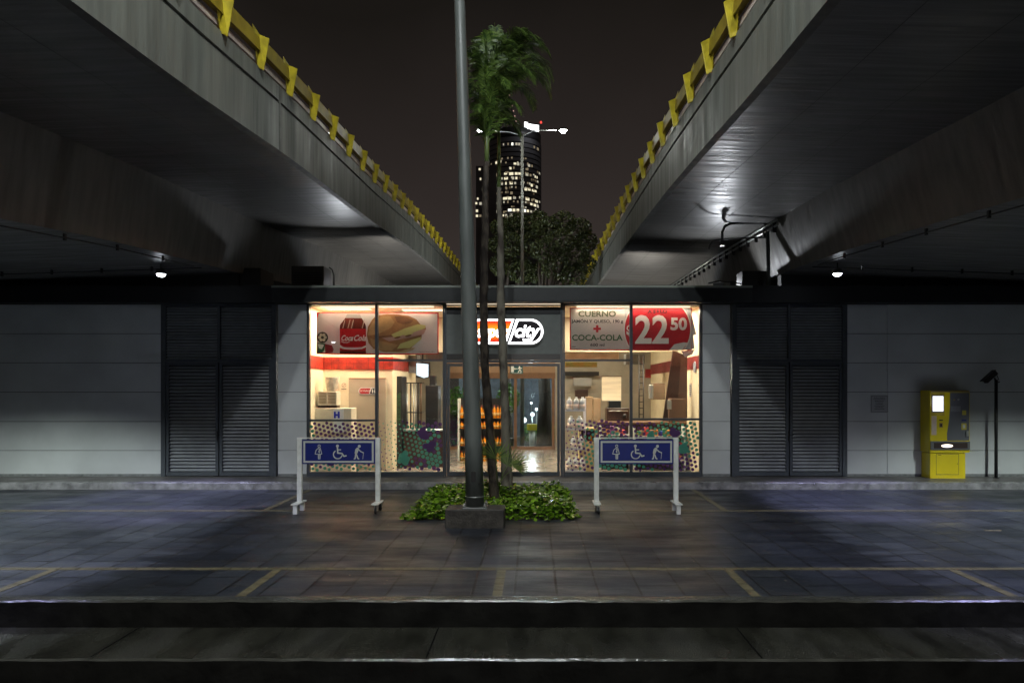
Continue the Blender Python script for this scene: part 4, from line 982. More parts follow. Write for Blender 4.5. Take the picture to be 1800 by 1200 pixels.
# twin-armed street lamp beyond the shop
Y = 20.3
p0 = P(918, 237, Y)
t = thing('street_lamp', 'distant twin-armed street lamp, both heads lit, in front of the tower', 'street lamp', (p0.x, Y, 0))
MB().tube([(p0.x,Y,-.02),(p0.x,Y,3),(p0.x,Y,p0.z)], [.07,.05,.04], mat('lamp_pole_pale', (.2,.2,.18), .4), 10).build('pole', t)
a1 = P(860,229,Y); a2 = P(978,229,Y); mid_ = p0+Vector((0,0,-.03))
MB().tube([mid_, P(895,232,Y), a1], [.022,.018,.018], M_steel, 6).build('arm', t)
MB().tube([mid_, P(940,229,Y), a2], [.022,.018,.018], M_steel, 6).build('arm', t)
for x, y_ in ((845,229.5),(990,230)):
    c = P(x, y_, Y); hd = MB()
    hd.rev(c+Vector((0,0,.0)), [(.13,0),(.14,.03),(.09,.08),(.02,.1)], M_steel, 14); h_ = hd.build('lamp_head', t)
    gb = MB(); gb.rev(c+Vector((0,0,-.07)), [(.03,0),(.06,.015),(.09,.07)], emis('street_lamp_glow', (.95,1,.95), 22), 14); sub(gb, 'lens', h_)
    lamp('street_lamp_light', 'POINT', (c.x, Y, c.z-.15), 55, (.95,1,.93), .08, parent=t)

# ---------------------------------------------------------------- the lit tower
YTW = 420
def TP(x, y): return P(x, y, YTW)
t = thing('office_tower', 'tall rounded glass tower with scattered lit windows beyond the trees', 'tower', (PX(895,YTW), YTW, 0))
Mtw = mat('tower_glass', (.2,.2,.22), .55, nscale=.05, namt=.3); Mtl = mat('tower_line', (.012,.012,.012), .5)
xc = PX(903, YTW); rad = PX(952, YTW)-xc
mb = MB(); ztp = TP(900, 240).z
mb.rev((xc, YTW+rad, 0), [(rad,0),(rad,ztp)], Mtw, 40)
mb.build('shaft', t)
mb = MB(); mb.rev((xc, YTW+rad, ztp), [(rad*.985,0),(rad*.985,TP(0,222).z-ztp)], mat('tower_crown', (.05,.05,.055), .4), 40); mb.build('crown', t)
mb = MB(); mb.box(TP(836,0).x, TP(872,0).x, YTW+2, YTW+25, 0, TP(0,290).z, Mtw); mb.build('side_wing', t)
fl_ = MB(); nf = 0
y = 250
while y < 600:
    z = TP(0, y).z; fl_.rev((xc, YTW+rad, z), [(rad*1.004,0),(rad*1.004,.6)], Mtl, 40); y += 8.6
fl_.build('floor_edges', t)
random.seed(12); cnt = 0
Mws = [emis('window_lit_a', (1,.9,.62), .6), emis('window_lit_b', (1,.92,.7), .3), emis('window_lit_c', (.95,.95,.8), 1.1), emis('window_lit_d', (1,.8,.5), .15)]
def win(x, y, wd, m):
    global cnt
    X0, X1 = TP(x,0).x, TP(x+wd*random.uniform(.75,.98),0).x
    def on(X): 
        d = max(-.999, min(.999, (X-xc)/rad)); return YTW+rad-rad*1.006*math.sqrt(1-d*d)
    za, zb_ = TP(0,y+random.uniform(3.4,4.8)).z, TP(0,y).z
    if x < 858: ya = yb_ = YTW+1.9
    else: ya, yb_ = on(X0), on(X1)
    q = MB(); q.poly([(X0,ya,za),(X1,yb_,za),(X1,yb_,zb_),(X0,ya,zb_)], m); o = q.build('window', t); cnt += 1
rows = {0:(251,[(877,2,3),(884,2,1),(892,3,3),(899,4,2),(906,4,1),(911,4,1),(938,3,3),(944,4,3)]),
        1:(280,[(870,5,0),(877,5,0),(858,6,3)]), 2:(286,[(903,5,0),(909,5,1),(915,4,1),(928,4,1),(934,3,3)]), 3:(294,[(896,4,0),(841,4,0),(924,5,3)]),
        4:(303,[(858,5,1),(865,5,3),(871,5,3),(886,6,0),(895,8,0),(905,5,0),(911,5,0),(924,5,1),(931,4,3),(940,6,0)]),
        5:(311,[(886,7,0),(900,5,1),(906,4,0),(843,3,0),(849,3,1)]), 6:(320,[(858,5,3),(865,5,3),(880,5,1),(888,3,0),(896,7,0),(904,4,1),(933,4,0),(942,4,1)]),
        7:(329,[(867,4,1),(889,3,3),(922,5,0),(928,6,0),(935,5,0),(940,4,0),(847,3,1)]), 8:(337,[(861,6,1),(868,4,0),(897,5,3)]),
        9:(346,[(858,9,2),(867,5,0),(884,9,0),(893,7,0),(902,5,1),(924,8,0),(934,3,3),(941,5,0),(838,3,0)]), 10:(354,[(932,5,0),(938,5,0),(944,4,1),(835,4,0),(842,5,1)]),
        11:(367,[(893,7,2),(901,5,0),(908,5,0),(921,4,2),(926,4,0),(932,4,1),(938,4,0),(836,5,0),(868,5,1)]), 12:(376,[(867,5,0),(874,4,1),(881,6,0),(888,4,1),(896,5,1),(936,5,0),(836,5,0),(842,4,3),(944,4,0)]),
        13:(384,[(890,4,1),(940,5,1),(945,3,0),(866,4,3)])}
for r_, (y, ws) in rows.items():
    for x, wd, mi in ws: win(x, y, wd, Mws[mi])
mb = MB(); rs_ = random.Random(5)
for rr_ in range(16):
    y = 276+rr_*8.6-(rr_ % 2)*.6
    for k in range(26):
        x = 860+k*3.5
        if rs_.random() > (.42 if rr_ > 2 else .18): continue
        d1 = (TP(x,0).x-xc)/rad; d2 = (TP(x+2.4,0).x-xc)/rad
        if abs(d1) > .985 or abs(d2) > .985: continue
        ya = YTW+rad-rad*1.0055*math.sqrt(1-d1*d1); yb_ = YTW+rad-rad*1.0055*math.sqrt(1-d2*d2)
        za, z2 = TP(0,y+rs_.uniform(2.4,4)).z, TP(0,y).z
        mb.poly([(TP(x,0).x,ya,za),(TP(x+2.4,0).x,yb_,za),(TP(x+2.4,0).x,yb_,z2),(TP(x,0).x,ya,z2)], rs_.choice((Mws[3],Mws[3],Mws[1],emis('window_lit_e',(1,.75,.45),.07))))
o_ = mb.build('small_window', t); o_['kind'] = 'stuff'
mb = MB(); Mts = emis('tower_sign_glow', (.95,.97,1), 2.5)
# glowing lettering seen as one bright mark
for a, b, c_, d in ((922,220,928,229),(927,223,934,232),(933,224,940,234),(939,225,947,236)):
    q = [TP(a,b), TP(a,d), TP(c_,d+1), TP(c_,b+1)]
    mb.poly([v+Vector((0,-rad*.12-3,0)) for v in q], Mts)
mb.build('lit_sign', t)
mb = MB(); mb.rev(TP(951,217), [(.5,0),(.7,.7),(.3,1.3)], emis('beacon_red', (1,.08,.06), .9), 8); mb.tube([TP(951,218), TP(951,226)], .15, Mtl, 5); mb.build('beacon', t)
mb = MB()
for k in range(8): mb.rev(TP(893+k*2.4, 160+k*9), [(.25,0),(.3,.5)], emis('mast_light', (1,.6,.5), .5), 6)
mb.tube([TP(891,152), TP(908,233)], .35, Mtl, 5); mb.build('mast', t)

# ---------------------------------------------------------------- street pole on its concrete block
t = thing('light_pole', 'leaning grey steel light pole bolted to a concrete block in the flower bed', 'lamp post', (-.83, 9.46, 0))
MB().bbox(PX(782,9.27), PX(886,9.27), 9.27, 9.68, -.05, .25, M_block, .012).build('concrete_base', t)
def pole_c(z):  # centre line
    f_ = (z-.25)/7.0; return Vector((-.825-.215*f_, 9.46, z))
zs = [.265, 1.2, 2.4, 3.8, 5.4, 7.3, 9.2]
mb = MB(); mb.tube([pole_c(z) for z in zs], [.128-.0075*(z-.25) for z in zs], M_pole, 16); mb.build('shaft', t)
MB().bbox(-.825-.17, -.825+.17, 9.46-.17, 9.46+.17, .252, .272, M_pole, .01).build('base_plate', t)
for dx in (-.14,.14):
    for dy in (-.14,.14): MB().rev((-.825+dx, 9.46+dy, .272), [(.018,0),(.018,.03),(.01,.032),(.01,.055)], M_steel, 8).build('bolt', t)
MB().rev(pole_c(.40), [(.131,0),(.134,.006),(.131,.012)], M_steel, 20).build('collar', t)
c = pole_c(.70)
MB().box(c.x-.033, c.x+.033, c.y-.128, c.y-.10, .62, .76, M_blk).build('inspection_hole', t)
c = pole_c(.58); MB().tube([(c.x+.06,c.y-.118,.585),(c.x+.13,c.y-.13,.582)], .006, M_blk, 5).build('wire_stub', t)

def mast(x, y, z, pw, label):
    t = thing('street_lamp', label, 'street lamp', (x, y, 0))
    for sx in (-1, 1):
        q = Vector((x+sx*.55, y, z))
        MB().tube([Vector((x,y,z+.12)), q+Vector((-sx*.1,0,.08))], .03, M_pole, 8).build('arm', t)
        MB().rev(q, [(.16,-.02),(.2,.0),(.18,.06),(.06,.1)], M_pole, 14).build('lamp_head', t)
        MB().rev(q+Vector((0,0,-.07)), [(.05,0),(.13,.02),(.15,.05)], emis('pole_lamp_glow', (1,1,.92), 6), 14).build('lens', t)
        lamp('mast_lamp', 'SPOT', q+Vector((0,0,-.1)), pw, (.93,.98,1) if y > 0 else (1,.97,.9), .12, aim=q+(Vector((0,1.3,-3)) if y > 0 else Vector((0,3,-2.0))), cone=146 if y > 0 else 60, blend=.3 if y > 0 else .2, parent=t)
    return t
mst = mast(-.8, 3.2, 9.6, 800, 'street lamp hanging over the gap between the overpasses')
MB().tube([(-.8,3.2,9.72),(-.9,6.8,9.6),pole_c(9.3)], .035, M_pole, 8).build('arm', mst)
mst = mast(-.2, -8, 4.7, 560, 'added unseen fill lamp behind the camera')  # added low fill to brighten the pole foot, signs and lower walls
MB().tube([(-.2,-8,-.6),(-.2,-8,4.85)], .08, M_pole, 10).build('pole', mst)
for x_, lb in ((-10, 'orange street lamp standing on the left overpass'), (9, 'orange street lamp standing on the right overpass')):
    t = thing('street_lamp', lb, 'street lamp', (x_, 20, 6.6))
    MB().tube([(x_,20,6.4),(x_,20,11.2)], .07, M_pole, 8).build('pole', t)
    MB().rev((x_,20,11.2), [(.2,0),(.2,.05),(.05,.14)], M_pole, 12).build('lamp_head', t)
    lamp('sodium_light', 'POINT', (x_, 20, 11.05), 330, (1,.42,.1), .12, parent=t)
for x_, lb in ((-4.6, 'added hidden lamp lighting the left overpass from behind the shop'), (3.6, 'added hidden lamp lighting the right overpass from behind the shop')):  # hidden lamps added to light the far overpass undersides from below
    t = thing('yard_lamp', lb, 'lamp', (x_, 22.5, 0))
    MB().tube([(x_,22.5,-.02),(x_,22.5,1.9)], .04, M_pole, 8).build('post', t)
    MB().rev((x_,22.5,1.9), [(.05,0),(.12,.05),(.12,.2),(.05,.26)], emis('yard_lamp_glow', (1,.93,.82), 6), 12).build('globe', t)
    lamp('yard_lamp_light', 'POINT', (x_, 22.5, 2.5), 150, (1,.93,.82), .15, parent=t)
# ---------------------------------------------------------------- planting bed
bx0, bx1, by0, by1 = -1.86, .57, 9.85, 12.72
struct(MB().box(bx0, bx1, by0, by1, -.1, .012, M_soil), 'planting_bed_soil')
gc = MB(); rnd = random.Random(9)
for k in range(9500):
    x = rnd.uniform(bx0-.03, bx1+.03)+rnd.gauss(0,.03); y = rnd.uniform(by0, by1)-abs(rnd.gauss(0,.04))
    ed = min(x-bx0, bx1-x, (y-by0), by1-y)
    hmax = .05+.15*max(0, min(1, ed/.18))*(.75+.25*math.sin(x*5+y*3))+.03*math.sin(x*11)*math.sin(y*9)
    if x < -1.25 and y < 10.4: hmax *= .8
    if -1.32 < x < -.38 and y < 9.98: continue
    z = max(.015, hmax*rnd.uniform(.35, 1.05)); s_ = rnd.uniform(.032, .07)
    a = rnd.uniform(0, 6.283); tl = rnd.uniform(-.15, .9)
    d = Vector((math.cos(a)*math.cos(tl), math.sin(a)*math.cos(tl), math.sin(tl)*(.6 if rnd.random() < .6 else -.7))).normalized()
    sd = d.cross(Vector((rnd.gauss(0,.35), rnd.gauss(0,.35), 1))).normalized(); n_ = d.cross(sd)
    p = Vector((x, y, z))
    gc.poly([p, p+d*s_*.5+sd*s_*.55, p+d*s_*1.5, p+d*s_*.5-sd*s_*.55][::-1], M_leaf)
tag(gc.build('ground_cover'), 'glossy bright green ground cover filling the bed around the pole', 'ground cover', kind='stuff')

# palms
def frond(mb, base, az, el, length, droop, n=22, wind=0, wleaf=.010, side=.30):
    p = Vector(base); d = Vector((math.cos(az)*math.cos(el), math.sin(az)*math.cos(el), math.sin(el))); pts = [p.copy()]
    for k in range(n):
        d = (d+Vector((wind*.03, 0, -droop*(k/n)**1.2/n*3))).normalized(); p = p+d*length/n; pts.append(p.copy())
    mb.tube(pts, [.016-.013*k/n for k in range(n+1)], M_frond, 5)
    rr = random.Random(int(az*1000)+int(el*77))
    for k in range(3, int(n*2.2)):
        f_ = k/(n*2.2); i = min(n-1, int(f_*n)); q = pts[i].lerp(pts[i+1], f_*n-i); dd = (pts[i+1]-pts[i]).normalized()
        sd = dd.cross(Vector((0,0,1)));  sd = sd.normalized() if sd.length > .1 else Vector((1,0,0))
        L_ = side*math.sin(math.pi*min(1, f_*.88+.12))**.6*rr.uniform(.6, 1.25)
        for sg_ in (-1, 1):
            l0 = (sd*sg_*.85+dd*.75+Vector((wind*.25,0,-.1))).normalized()
            l1 = (l0+Vector((wind*.15,0,-.75+rr.uniform(-.2,.2)))).normalized(); a = q; b = q+l0*L_*.5; c = b+l1*L_*.55
            wv = dd*wleaf*1.2
            mb.poly([a-wv*.5, b-wv, b+wv, a+wv*.5], M_frond); mb.poly([b-wv, c, b+wv], M_frond)
def palm(base, pts, rad, mt, label, fr, seed, tw):
    t = thing('palm_tree', label, 'palm', base)
    random.seed(seed); mb = MB(); P_ = [Vector(p) for p in pts]; fine = []; fr_ = []
    for (a, ra), (b, rb_) in zip(list(zip(P_, rad))[:-1], list(zip(P_, rad))[1:]):
        for k in range(10):
            f_ = k/10; q = a.lerp(b, f_); fine.append(q+Vector((random.uniform(-.006,.006), random.uniform(-.006,.006), 0))); fr_.append((ra+(rb_-ra)*f_)*random.uniform(.92, 1.1))
    fine.append(P_[-1]); fr_.append(rad[-1]); mb.tube(fine, fr_, mt, 12); mb.build('trunk', t)
    top = P_[-1]
    mb = MB(); cs = tw; mb.tube([top, top+Vector((0,0,.25)), top+Vector((0,0,cs))], [rad[-1]*1.0, rad[-1]*.9, .02], mat('crownshaft', (.12,.17,.05), .4, nscale=3, namt=.2), 10); mb.build('crownshaft', t)
    for az, el, ln, dr, wi, zo in fr:
        mb = MB(); frond(mb, top+Vector((0,0,cs*zo)), R(az), R(el), ln, dr, wind=wi); mb.build('frond', t)
YA = 11.1; YB2 = 12.0
palm((PX(869,YA), YA, 0), [(PX(870,YA),YA,0), P(864,800,YA), P(852,640,YA), P(850,520,YA), P(853,400,YA), P(853,330,YA), P(856,285,YA)], [.09,.072,.066,.064,.058,.05,.042], M_palmA,
     'dark-trunked palm just right of the light pole, fronds upright and drooping left',
     [(95,86,.9,.6,.1,1),(60,82,.95,1.2,.2,1),(195,84,.75,1.6,.1,1),(150,84,.9,2.0,.1,.95),(255,84,.85,1.6,.1,.95),(20,80,1.0,1.8,.2,.95),(320,78,1.0,2.0,.2,.9),(185,82,.9,2.6,.1,.85),(100,74,1.1,2.8,.1,.8),(280,88,.8,.5,.1,1),(235,80,.95,2.8,.1,.75),(350,74,1.1,2.7,.1,.75),(170,76,.85,3.0,.1,.6),(300,66,1.1,3.0,.1,.55),(210,76,.8,3.0,.1,.45),(60,64,1.0,3.0,.1,.5),(330,70,1.1,3.2,.1,.3),(250,74,.9,3.2,.1,.25),(190,80,.75,3.2,.1,.15),(20,70,1.0,3.2,.1,.2)], 31, 1.3)
palm((PX(889,YB2), YB2, 0), [(PX(892,YB2),YB2,0), P(889,760,YB2), P(884,620,YB2), P(880,520,YB2), P(880,420,YB2), P(877,330,YB2)], [.10,.08,.072,.068,.055,.038], M_palmB,
     'pale-trunked palm, right one of the two, fronds blown over to the right',
     [(5,74,1.35,2.3,.25,1),(350,64,1.4,2.6,.25,1),(30,66,1.35,2.6,.2,1),(330,72,1.3,2.6,.3,1),(60,76,1.2,2.2,.3,1),(300,74,1.2,2.4,.3,1),(10,58,1.45,2.8,.2,.95),(355,82,1.1,1.5,.3,1),(180,84,1.0,1.4,.2,1),(15,50,1.4,3.0,.2,.9),(340,50,1.4,3.0,.2,.88),(40,55,1.2,3.0,.1,.8),(320,58,1.2,3.0,.2,.8),(90,60,1.1,3.0,.1,.7),(270,60,1.2,3.0,.1,.7)], 32, 1.9)
# little fan palm
def fan(mb, base, tip, r_, m, n=15, spread=150):
    base = Vector(base); tip = Vector(tip); mb.tube([base, base.lerp(tip,.5)+Vector((0,0,.03)), tip], .006, M_frond, 5)
    d = (tip-base).normalized(); sd = d.cross(Vector((0,-1,.2))).normalized(); 
    for k in range(n):
        a = R(-spread/2+spread*k/(n-1)); l = (d*math.cos(a)+sd*math.sin(a)+Vector((0,random.uniform(-.1,.1),-.05))).normalized(); L_ = r_*(1-.25*abs(a)/1.5)*random.uniform(.85,1.1)
        s2 = l.cross(Vector((0,1,0))).normalized()*.011
        mb.poly([tip, tip+l*L_*.45-s2, tip+l*L_+Vector((0,0,-.02)), tip+l*L_*.45+s2], M_frond)
t = thing('fan_palm', 'small young fan palm sprouting between the two palm trunks', 'plant', (PX(876,11.4), 11.4, 0))
random.seed(6)
for bx, by, tx, ty, r_, Y in ((872,850,835,812,.32,11.3),(874,850,872,806,.44,11.0),(878,850,892,818,.42,11.0),(876,850,905,822,.30,11.2),(874,850,862,800,.35,11.6)):
    mb = MB(); fan(mb, P(bx,by,Y), P(tx,ty,Y), r_, M_frond); mb.build('fan_leaf', t)

# ---------------------------------------------------------------- priority signs
def psign(xa, xb, label, caster_left, YG=10.5, slant=0):
    Xa, Xb = PX(xa, YG), PX(xb, YG); zt = PZ(770, YG)
    t = thing('priority_sign', label, 'sign', ((Xa+Xb)/2, YG, 0), group='blue priority signs in front of the shop')
    for x in (Xa, Xb):
        MB().bbox(x-.038, x+.038, YG-.03, YG+.03, .155, zt, M_white, .008).build('post', t)
    MB().box(Xa-.038, Xb+.038, YG-.02, YG+.02, zt, zt+.012, M_white).build('top_bar', t)
    x0, x1 = Xa+.04, Xb-.04; za, zb_ = PZ(815, YG), PZ(772, YG)
    mb = MB(); mb.bbox(x0, x1, YG-.02, YG+.012, za, zb_, M_blue, .004); p = mb.build('board', t)
    w_, h_ = x1-x0, zb_-za; o = Vector((x0, YG-.0225, za)); bd = MB(); m1, m2 = .022, .05
    for a in ((m1,m1,w_-m1,m2),(m1,h_-m2,w_-m1,h_-m1),(m1,m2,m2,h_-m2),(w_-m2,m2,w_-m1,h_-m2)): bd.pp(o, [(a[0],a[1]),(a[2],a[1]),(a[2],a[3]),(a[0],a[3])], M_pic)
    sub(bd, 'border', p)
    # pregnant figure
    def pic(cx): return Vector((x0+cx*w_, YG-.0228, za+.075)), (h_-.15)
    q = MB(); c, k = pic(.235)
    q.disc(c+Vector((0,0,.9*k)), .1*k, .1*k, M_pic, 14, ring=.045*k)
    q.stroke(c, [(-.02,.78),(-.2,.62),(-.27,.36),(-.1,.34)], .05*k, M_pic, k); q.stroke(c, [(.06,.78),(.12,.6),(.18,.36),(.1,.34),(-.05,.34)], .05*k, M_pic, k)
    q.stroke(c, [(.0,.7),(.03,.6),(-.02,.52),(.02,.45)], .07*k, M_pic, k)
    q.pp(c, [(-.07,.0),(.09,.0),(.1,.32),(-.08,.32)], M_pic, k); q.pp(c+Vector((0,-.001,0)), [(-.0,.02),(.025,.02),(.025,.28),(0,.28)], M_blue, k)
    sub(q, 'pictogram', p)
    # wheelchair
    q = MB(); c, k = pic(.49)
    q.disc(c+Vector((-.02*k,0,.9*k)), .1*k, .1*k, M_pic, 14)
    q.stroke(c, [(-.02,.78),(0,.42),(.28,.40),(.42,.2),(.56,.24)], .095*k, M_pic, k); q.stroke(c, [(0,.64),(.2,.64)], .07*k, M_pic, k)
    q.disc(c+Vector((.0,-.0005,.32*k)), .33*k, .32*k, M_pic, 26, 120, 350, ring=.075*k)
    sub(q, 'pictogram', p)
    # stooped figure with cane
    q = MB(); c, k = pic(.76)
    q.disc(c+Vector((.12*k,0,.88*k)), .1*k, .1*k, M_pic, 14)
    q.pp(c, [(-.2,.4),(-.02,.38),(.06,.58),(.1,.76),(-.02,.8),(-.14,.68)], M_pic, k)
    q.stroke(c, [(-.12,.4),(-.16,.06),(-.22,.03)], .085*k, M_pic, k); q.stroke(c, [(-.1,.4),(.02,.06),(.08,.03)], .085*k, M_pic, k)
    q.stroke(c, [(.05,.68),(.22,.52),(.4,.44)], .07*k, M_pic, k); q.stroke(c, [(.4,.46),(.36,.02)], .03*k, M_pic, k)
    sub(q, 'pictogram', p)
    for x, cast in ((Xa, caster_left), (Xb, not caster_left)):
        sx = 1 if x > (Xa+Xb)/2 else -1
        f = MB(); f.bbox(x-.055, x+.055, YG-.24, YG+.16, .14, .158, M_white, .004); ft = f.build('foot_plate', t)
        for yy in (YG-.19, YG+.12):
            if cast:
                g_ = MB(); g_.rev((x+.01, yy, .052), [(.05,-.012),(.052,-.008),(.052,.008),(.05,.012)], M_rubber, 16, axis='x'); sub(g_, 'caster_wheel', ft)
                g_ = MB(); g_.box(x-.016, x-.006, yy-.02, yy+.02, .05, .14, M_steel); g_.box(x+.026, x+.036, yy-.02, yy+.02, .05, .14, M_steel); sub(g_, 'caster_fork', ft)
            else:
                g_ = MB(); g_.bbox(x-.032, x+.032, yy-.03, yy+.03, 0.002, .14, M_white, .004); sub(g_, 'foot_block', ft)
psign(527, 664.5, 'blue priority sign on white posts left of the planting bed', False)
psign(1048.5, 1188, 'blue priority sign on white posts right of the planting bed', True)

# ---------------------------------------------------------------- pay machine
YM = 13.4
def MX(x): return PX(x, YM)
def MZ(y): return PZ(y, YM)
t = thing('pay_machine', 'yellow and grey parking pay machine with a lit screen against the wall', 'pay machine', (MX(1670), YM, .13))
MB().bbox(MX(1634.5), MX(1705), YM, YM+.34, MZ(795), MZ(686), M_machy, .012).build('cabinet', t)
MB().bbox(MX(1636.5), MX(1699), YM+.03, YM+.34, .127, MZ(796), M_machy, .008).build('pedestal', t)
mb = MB(); o = (0,0,0)
for a in ((1647,797.5,1687,798.3),(1647,833.5,1687,834.3),(1647,798.3,1647.6,833.5),(1686.4,798.3,1687,833.5)): mb.box(MX(a[0]), MX(a[2]), YM+.028, YM+.03, MZ(a[3]), MZ(a[1]), M_dark)
mb.box(MX(1651), MX(1656), YM+.027, YM+.03, MZ(800), MZ(799), M_inkd); mb.disc((MX(1684.5), YM+.027, MZ(815)), .009, .009, M_inkd, 8); mb.build('pedestal_door', t)
mb = MB(); pts = [(1670,690),(1703.5,690),(1703.5,774),(1665,774),(1664.5,762),(1668,740),(1670,715)]
mb.poly([P(x, y, YM-.003) for x, y in pts][::-1], M_machg); mb.build('grey_panel', t)
mb = MB(); mb.box(MX(1636), MX(1704), YM-.006, YM-.001, MZ(689), MZ(687), mat('brushed_trim', (.5,.42,.3), .3, metal=.8)); mb.build('top_trim', t)
mb = MB(); mb.box(MX(1636.5), MX(1660), YM-.004, YM+.0, MZ(730), MZ(690), mat('worn_yellow', (.5,.38,.06), .25, nscale=6, namt=.25)); mb.build('worn_patch', t)
mb = MB(); mb.bbox(MX(1637.5), MX(1659), YM-.012, YM-.004, MZ(724), MZ(694.5), M_blue, .003); s_ = mb.build('screen_bezel', t)
sub(MB().box(MX(1639), MX(1657.5), YM-.014, YM-.012, MZ(722.5), MZ(696), emis('machine_screen', (.93,.95,1), 1.1)), 'screen', s_)
mb = MB(); mb.box(MX(1635.5)+.02, MX(1646), YM-.006, YM-.0, MZ(764), MZ(731), mat('instruction_sheet', (.6,.45,.34), .2, nscale=5, col2=(.7,.62,.55))); mb.build('instruction_sheet', t)
mb = MB(); mb.box(MX(1651), MX(1657), YM-.008, YM, MZ(739), MZ(737.2), M_blk); mb.build('ticket_slot', t)
mb = MB(); mb.box(MX(1651), MX(1657), YM-.005, YM, MZ(751), MZ(743), mat('sticker_brown', (.3,.2,.08), .4)); mb.box(MX(1652.5), MX(1655.5), YM-.007, YM-.005, MZ(749.5), MZ(744.5), M_inkd); mb.build('sticker', t)
mb = MB(); mb.box(MX(1671), MX(1688), YM-.012, YM-.004, MZ(723), MZ(713.5), mat('keypad', (.2,.21,.22), .3)); mb.build('display_plate', t)
mb = MB(); mb.rev((MX(1684.5), YM-.012, MZ(702)), [(.018,0),(.022,.01)], M_steel, 10, axis='y'); mb.rev((MX(1677), YM-.01, MZ(702.5)), [(.014,0),(.014,.008)], mat('brass', (.4,.28,.08), .3, metal=.8), 10, axis='y'); mb.build('lock', t)
mb = MB(); mb.box(MX(1691), MX(1698), YM-.007, YM-.004, MZ(729), MZ(721), mat('sticker_yellow', (.5,.42,.05), .5)); mb.build('sticker', t)
mb = MB(); mb.box(MX(1690), MX(1698.5), YM-.008, YM-.004, MZ(739.5), MZ(737), M_blue); mb.build('coin_slot', t)
mb = MB(); mb.box(MX(1689.5), MX(1698.5), YM-.008, YM-.004, MZ(755), MZ(743.5), mat('sticker_yellow', (.5,.42,.05), .5)); mb.box(MX(1692), MX(1696), YM-.01, YM-.008, MZ(752), MZ(746), M_pic); mb.build('sticker', t)
mb = MB(); mb.bbox(MX(1697), MX(1701.5), YM-.035, YM-.003, MZ(766), MZ(757), M_steel, .006); mb.build('door_handle', t)
mb = MB(); mb.box(MX(1632.5)+.03, MX(1703.5), YM-.03, YM-.001, MZ(790), MZ(775), mat('tray_grey', (.16,.165,.17), .3, metal=.3)); tr_ = mb.build('tray', t)
sub(MB().box(MX(1640), MX(1699), YM-.033, YM-.030, MZ(787.5), MZ(777.5), mat('tray_dark', (.06,.045,.04), .15)), 'tray_opening', tr_)
sub(MB().disc((MX(1663), YM-.035, MZ(783)), .115, .032, emis('tray_light', (1,.85,.7), 1.6), 20), 'tray_light', tr_)
lamp('screen_light', 'POINT', (MX(1648), YM-.25, MZ(708)), .5, (.9,.93,1), .08, parent=t)

# CCTV post
t = thing('camera_post', 'slim black post with a surveillance camera right of the pay machine', 'camera post', (MX(1757), YM, .13))
MB().tube([(MX(1757), YM+.1, .126), (MX(1757), YM+.1, MZ(667))], .03, M_blk, 10).build('post', t)
MB().rev((MX(1757), YM+.1, .127), [(.055,0),(.055,.012)], M_blk, 12).build('base_flange', t)
rt = Matrix.Rotation(R(-42), 3, 'Y'); c = P(1741, 662, YM+.1)
MB().box(c.x-.15, c.x+.13, c.y-.05, c.y+.05, c.z-.045, c.z+.045, M_blk, rot=rt).box(c.x-.19, c.x+.14, c.y-.06, c.y+.06, c.z+.046, c.z+.056, M_blk, rot=rt, c=c).build('camera_housing', t)
MB().tube([P(1748,664,YM+.1), P(1752,672,YM+.1), P(1757,671,YM+.1)], .014, M_blk, 6).build('bracket', t)
MB().tube([P(1749,655,YM+.12), P(1753,660,YM+.12), P(1756,668,YM+.12)], .006, M_blk, 6).build('wire', t)
# wall notice
nb = MB(); a, b, c_, d = PX(1530,YF), PX(1561,YF), PZ(725,YF), PZ(694,YF)
nb.box(a, b, YF-.006, YF, c_, d, mat('notice_board', (.36,.37,.38), .5)); 
for q in ((a+.015,c_+.015,b-.015,c_+.02),(a+.015,d-.02,b-.015,d-.015),(a+.015,c_+.02,a+.02,d-.02),(b-.02,c_+.02,b-.015,d-.02)): nb.box(q[0], q[2], YF-.007, YF-.006, q[1], q[3], M_inkd)
random.seed(2)
for k in range(8):
    w_ = (.11,.12,.09,.08,.075,.1,.08,.1)[k]; m_ = (a+b)/2; z = d-.055-k*.032; x = m_-w_
    while x < m_+w_:
        l = random.uniform(.012,.035); nb.box(x, min(x+l, m_+w_), YF-.0075, YF-.006, z-.005, z+.005, M_inkd); x += l+.007
tag(nb.build('wall_notice'), 'framed white notice with lines of small print on the wall left of the pay machine', 'notice')

# ---------------------------------------------------------------- roof equipment, conduit, lamps under the overpasses
def acbox(xa, xb, ya, Y, D, label, m):
    t = thing('air_conditioner', label, 'air conditioner', (PX((xa+xb)/2, Y), Y, 3.95))
    MB().bbox(PX(xa,Y), PX(xb,Y), Y, Y+D, 3.96, PZ(ya,Y), m, .01).build('housing', t)
    g_ = MB()
    for k in range(6): g_.box(PX(xa,Y)+.04, PX(xb,Y)-.04, Y-.004, Y, 3.99+k*.05, 4.01+k*.05, M_blk)
    g_.build('grille', t)
Mac = mat('ac_dark', (.03,.028,.024), .6); Mac2 = mat('ac_brown', (.07,.06,.045), .6)
acbox(422, 458, 471, 13.9, .7, 'dark air conditioner box on the roof, left of the pair by the left overpass', Mac)
acbox(512, 569, 467.5, 13.95, .5, 'brownish air conditioner box on the roof, right of the pair by the left overpass', Mac2)
acbox(1305, 1349, 476, 13.8, .4, 'black air conditioner box on the roof below the bent conduit', Mac)
mb = MB(); mb.tube([P(579,470,14.0)+Vector((0,0,.0)), P(584,474,14.0), P(587,484,14.0), P(587,503,14.0)], .014, M_blk, 6); tag(mb.build('cable_loop'), 'small black cable loop beside the brownish air conditioner', 'cable')
YC = 13.5
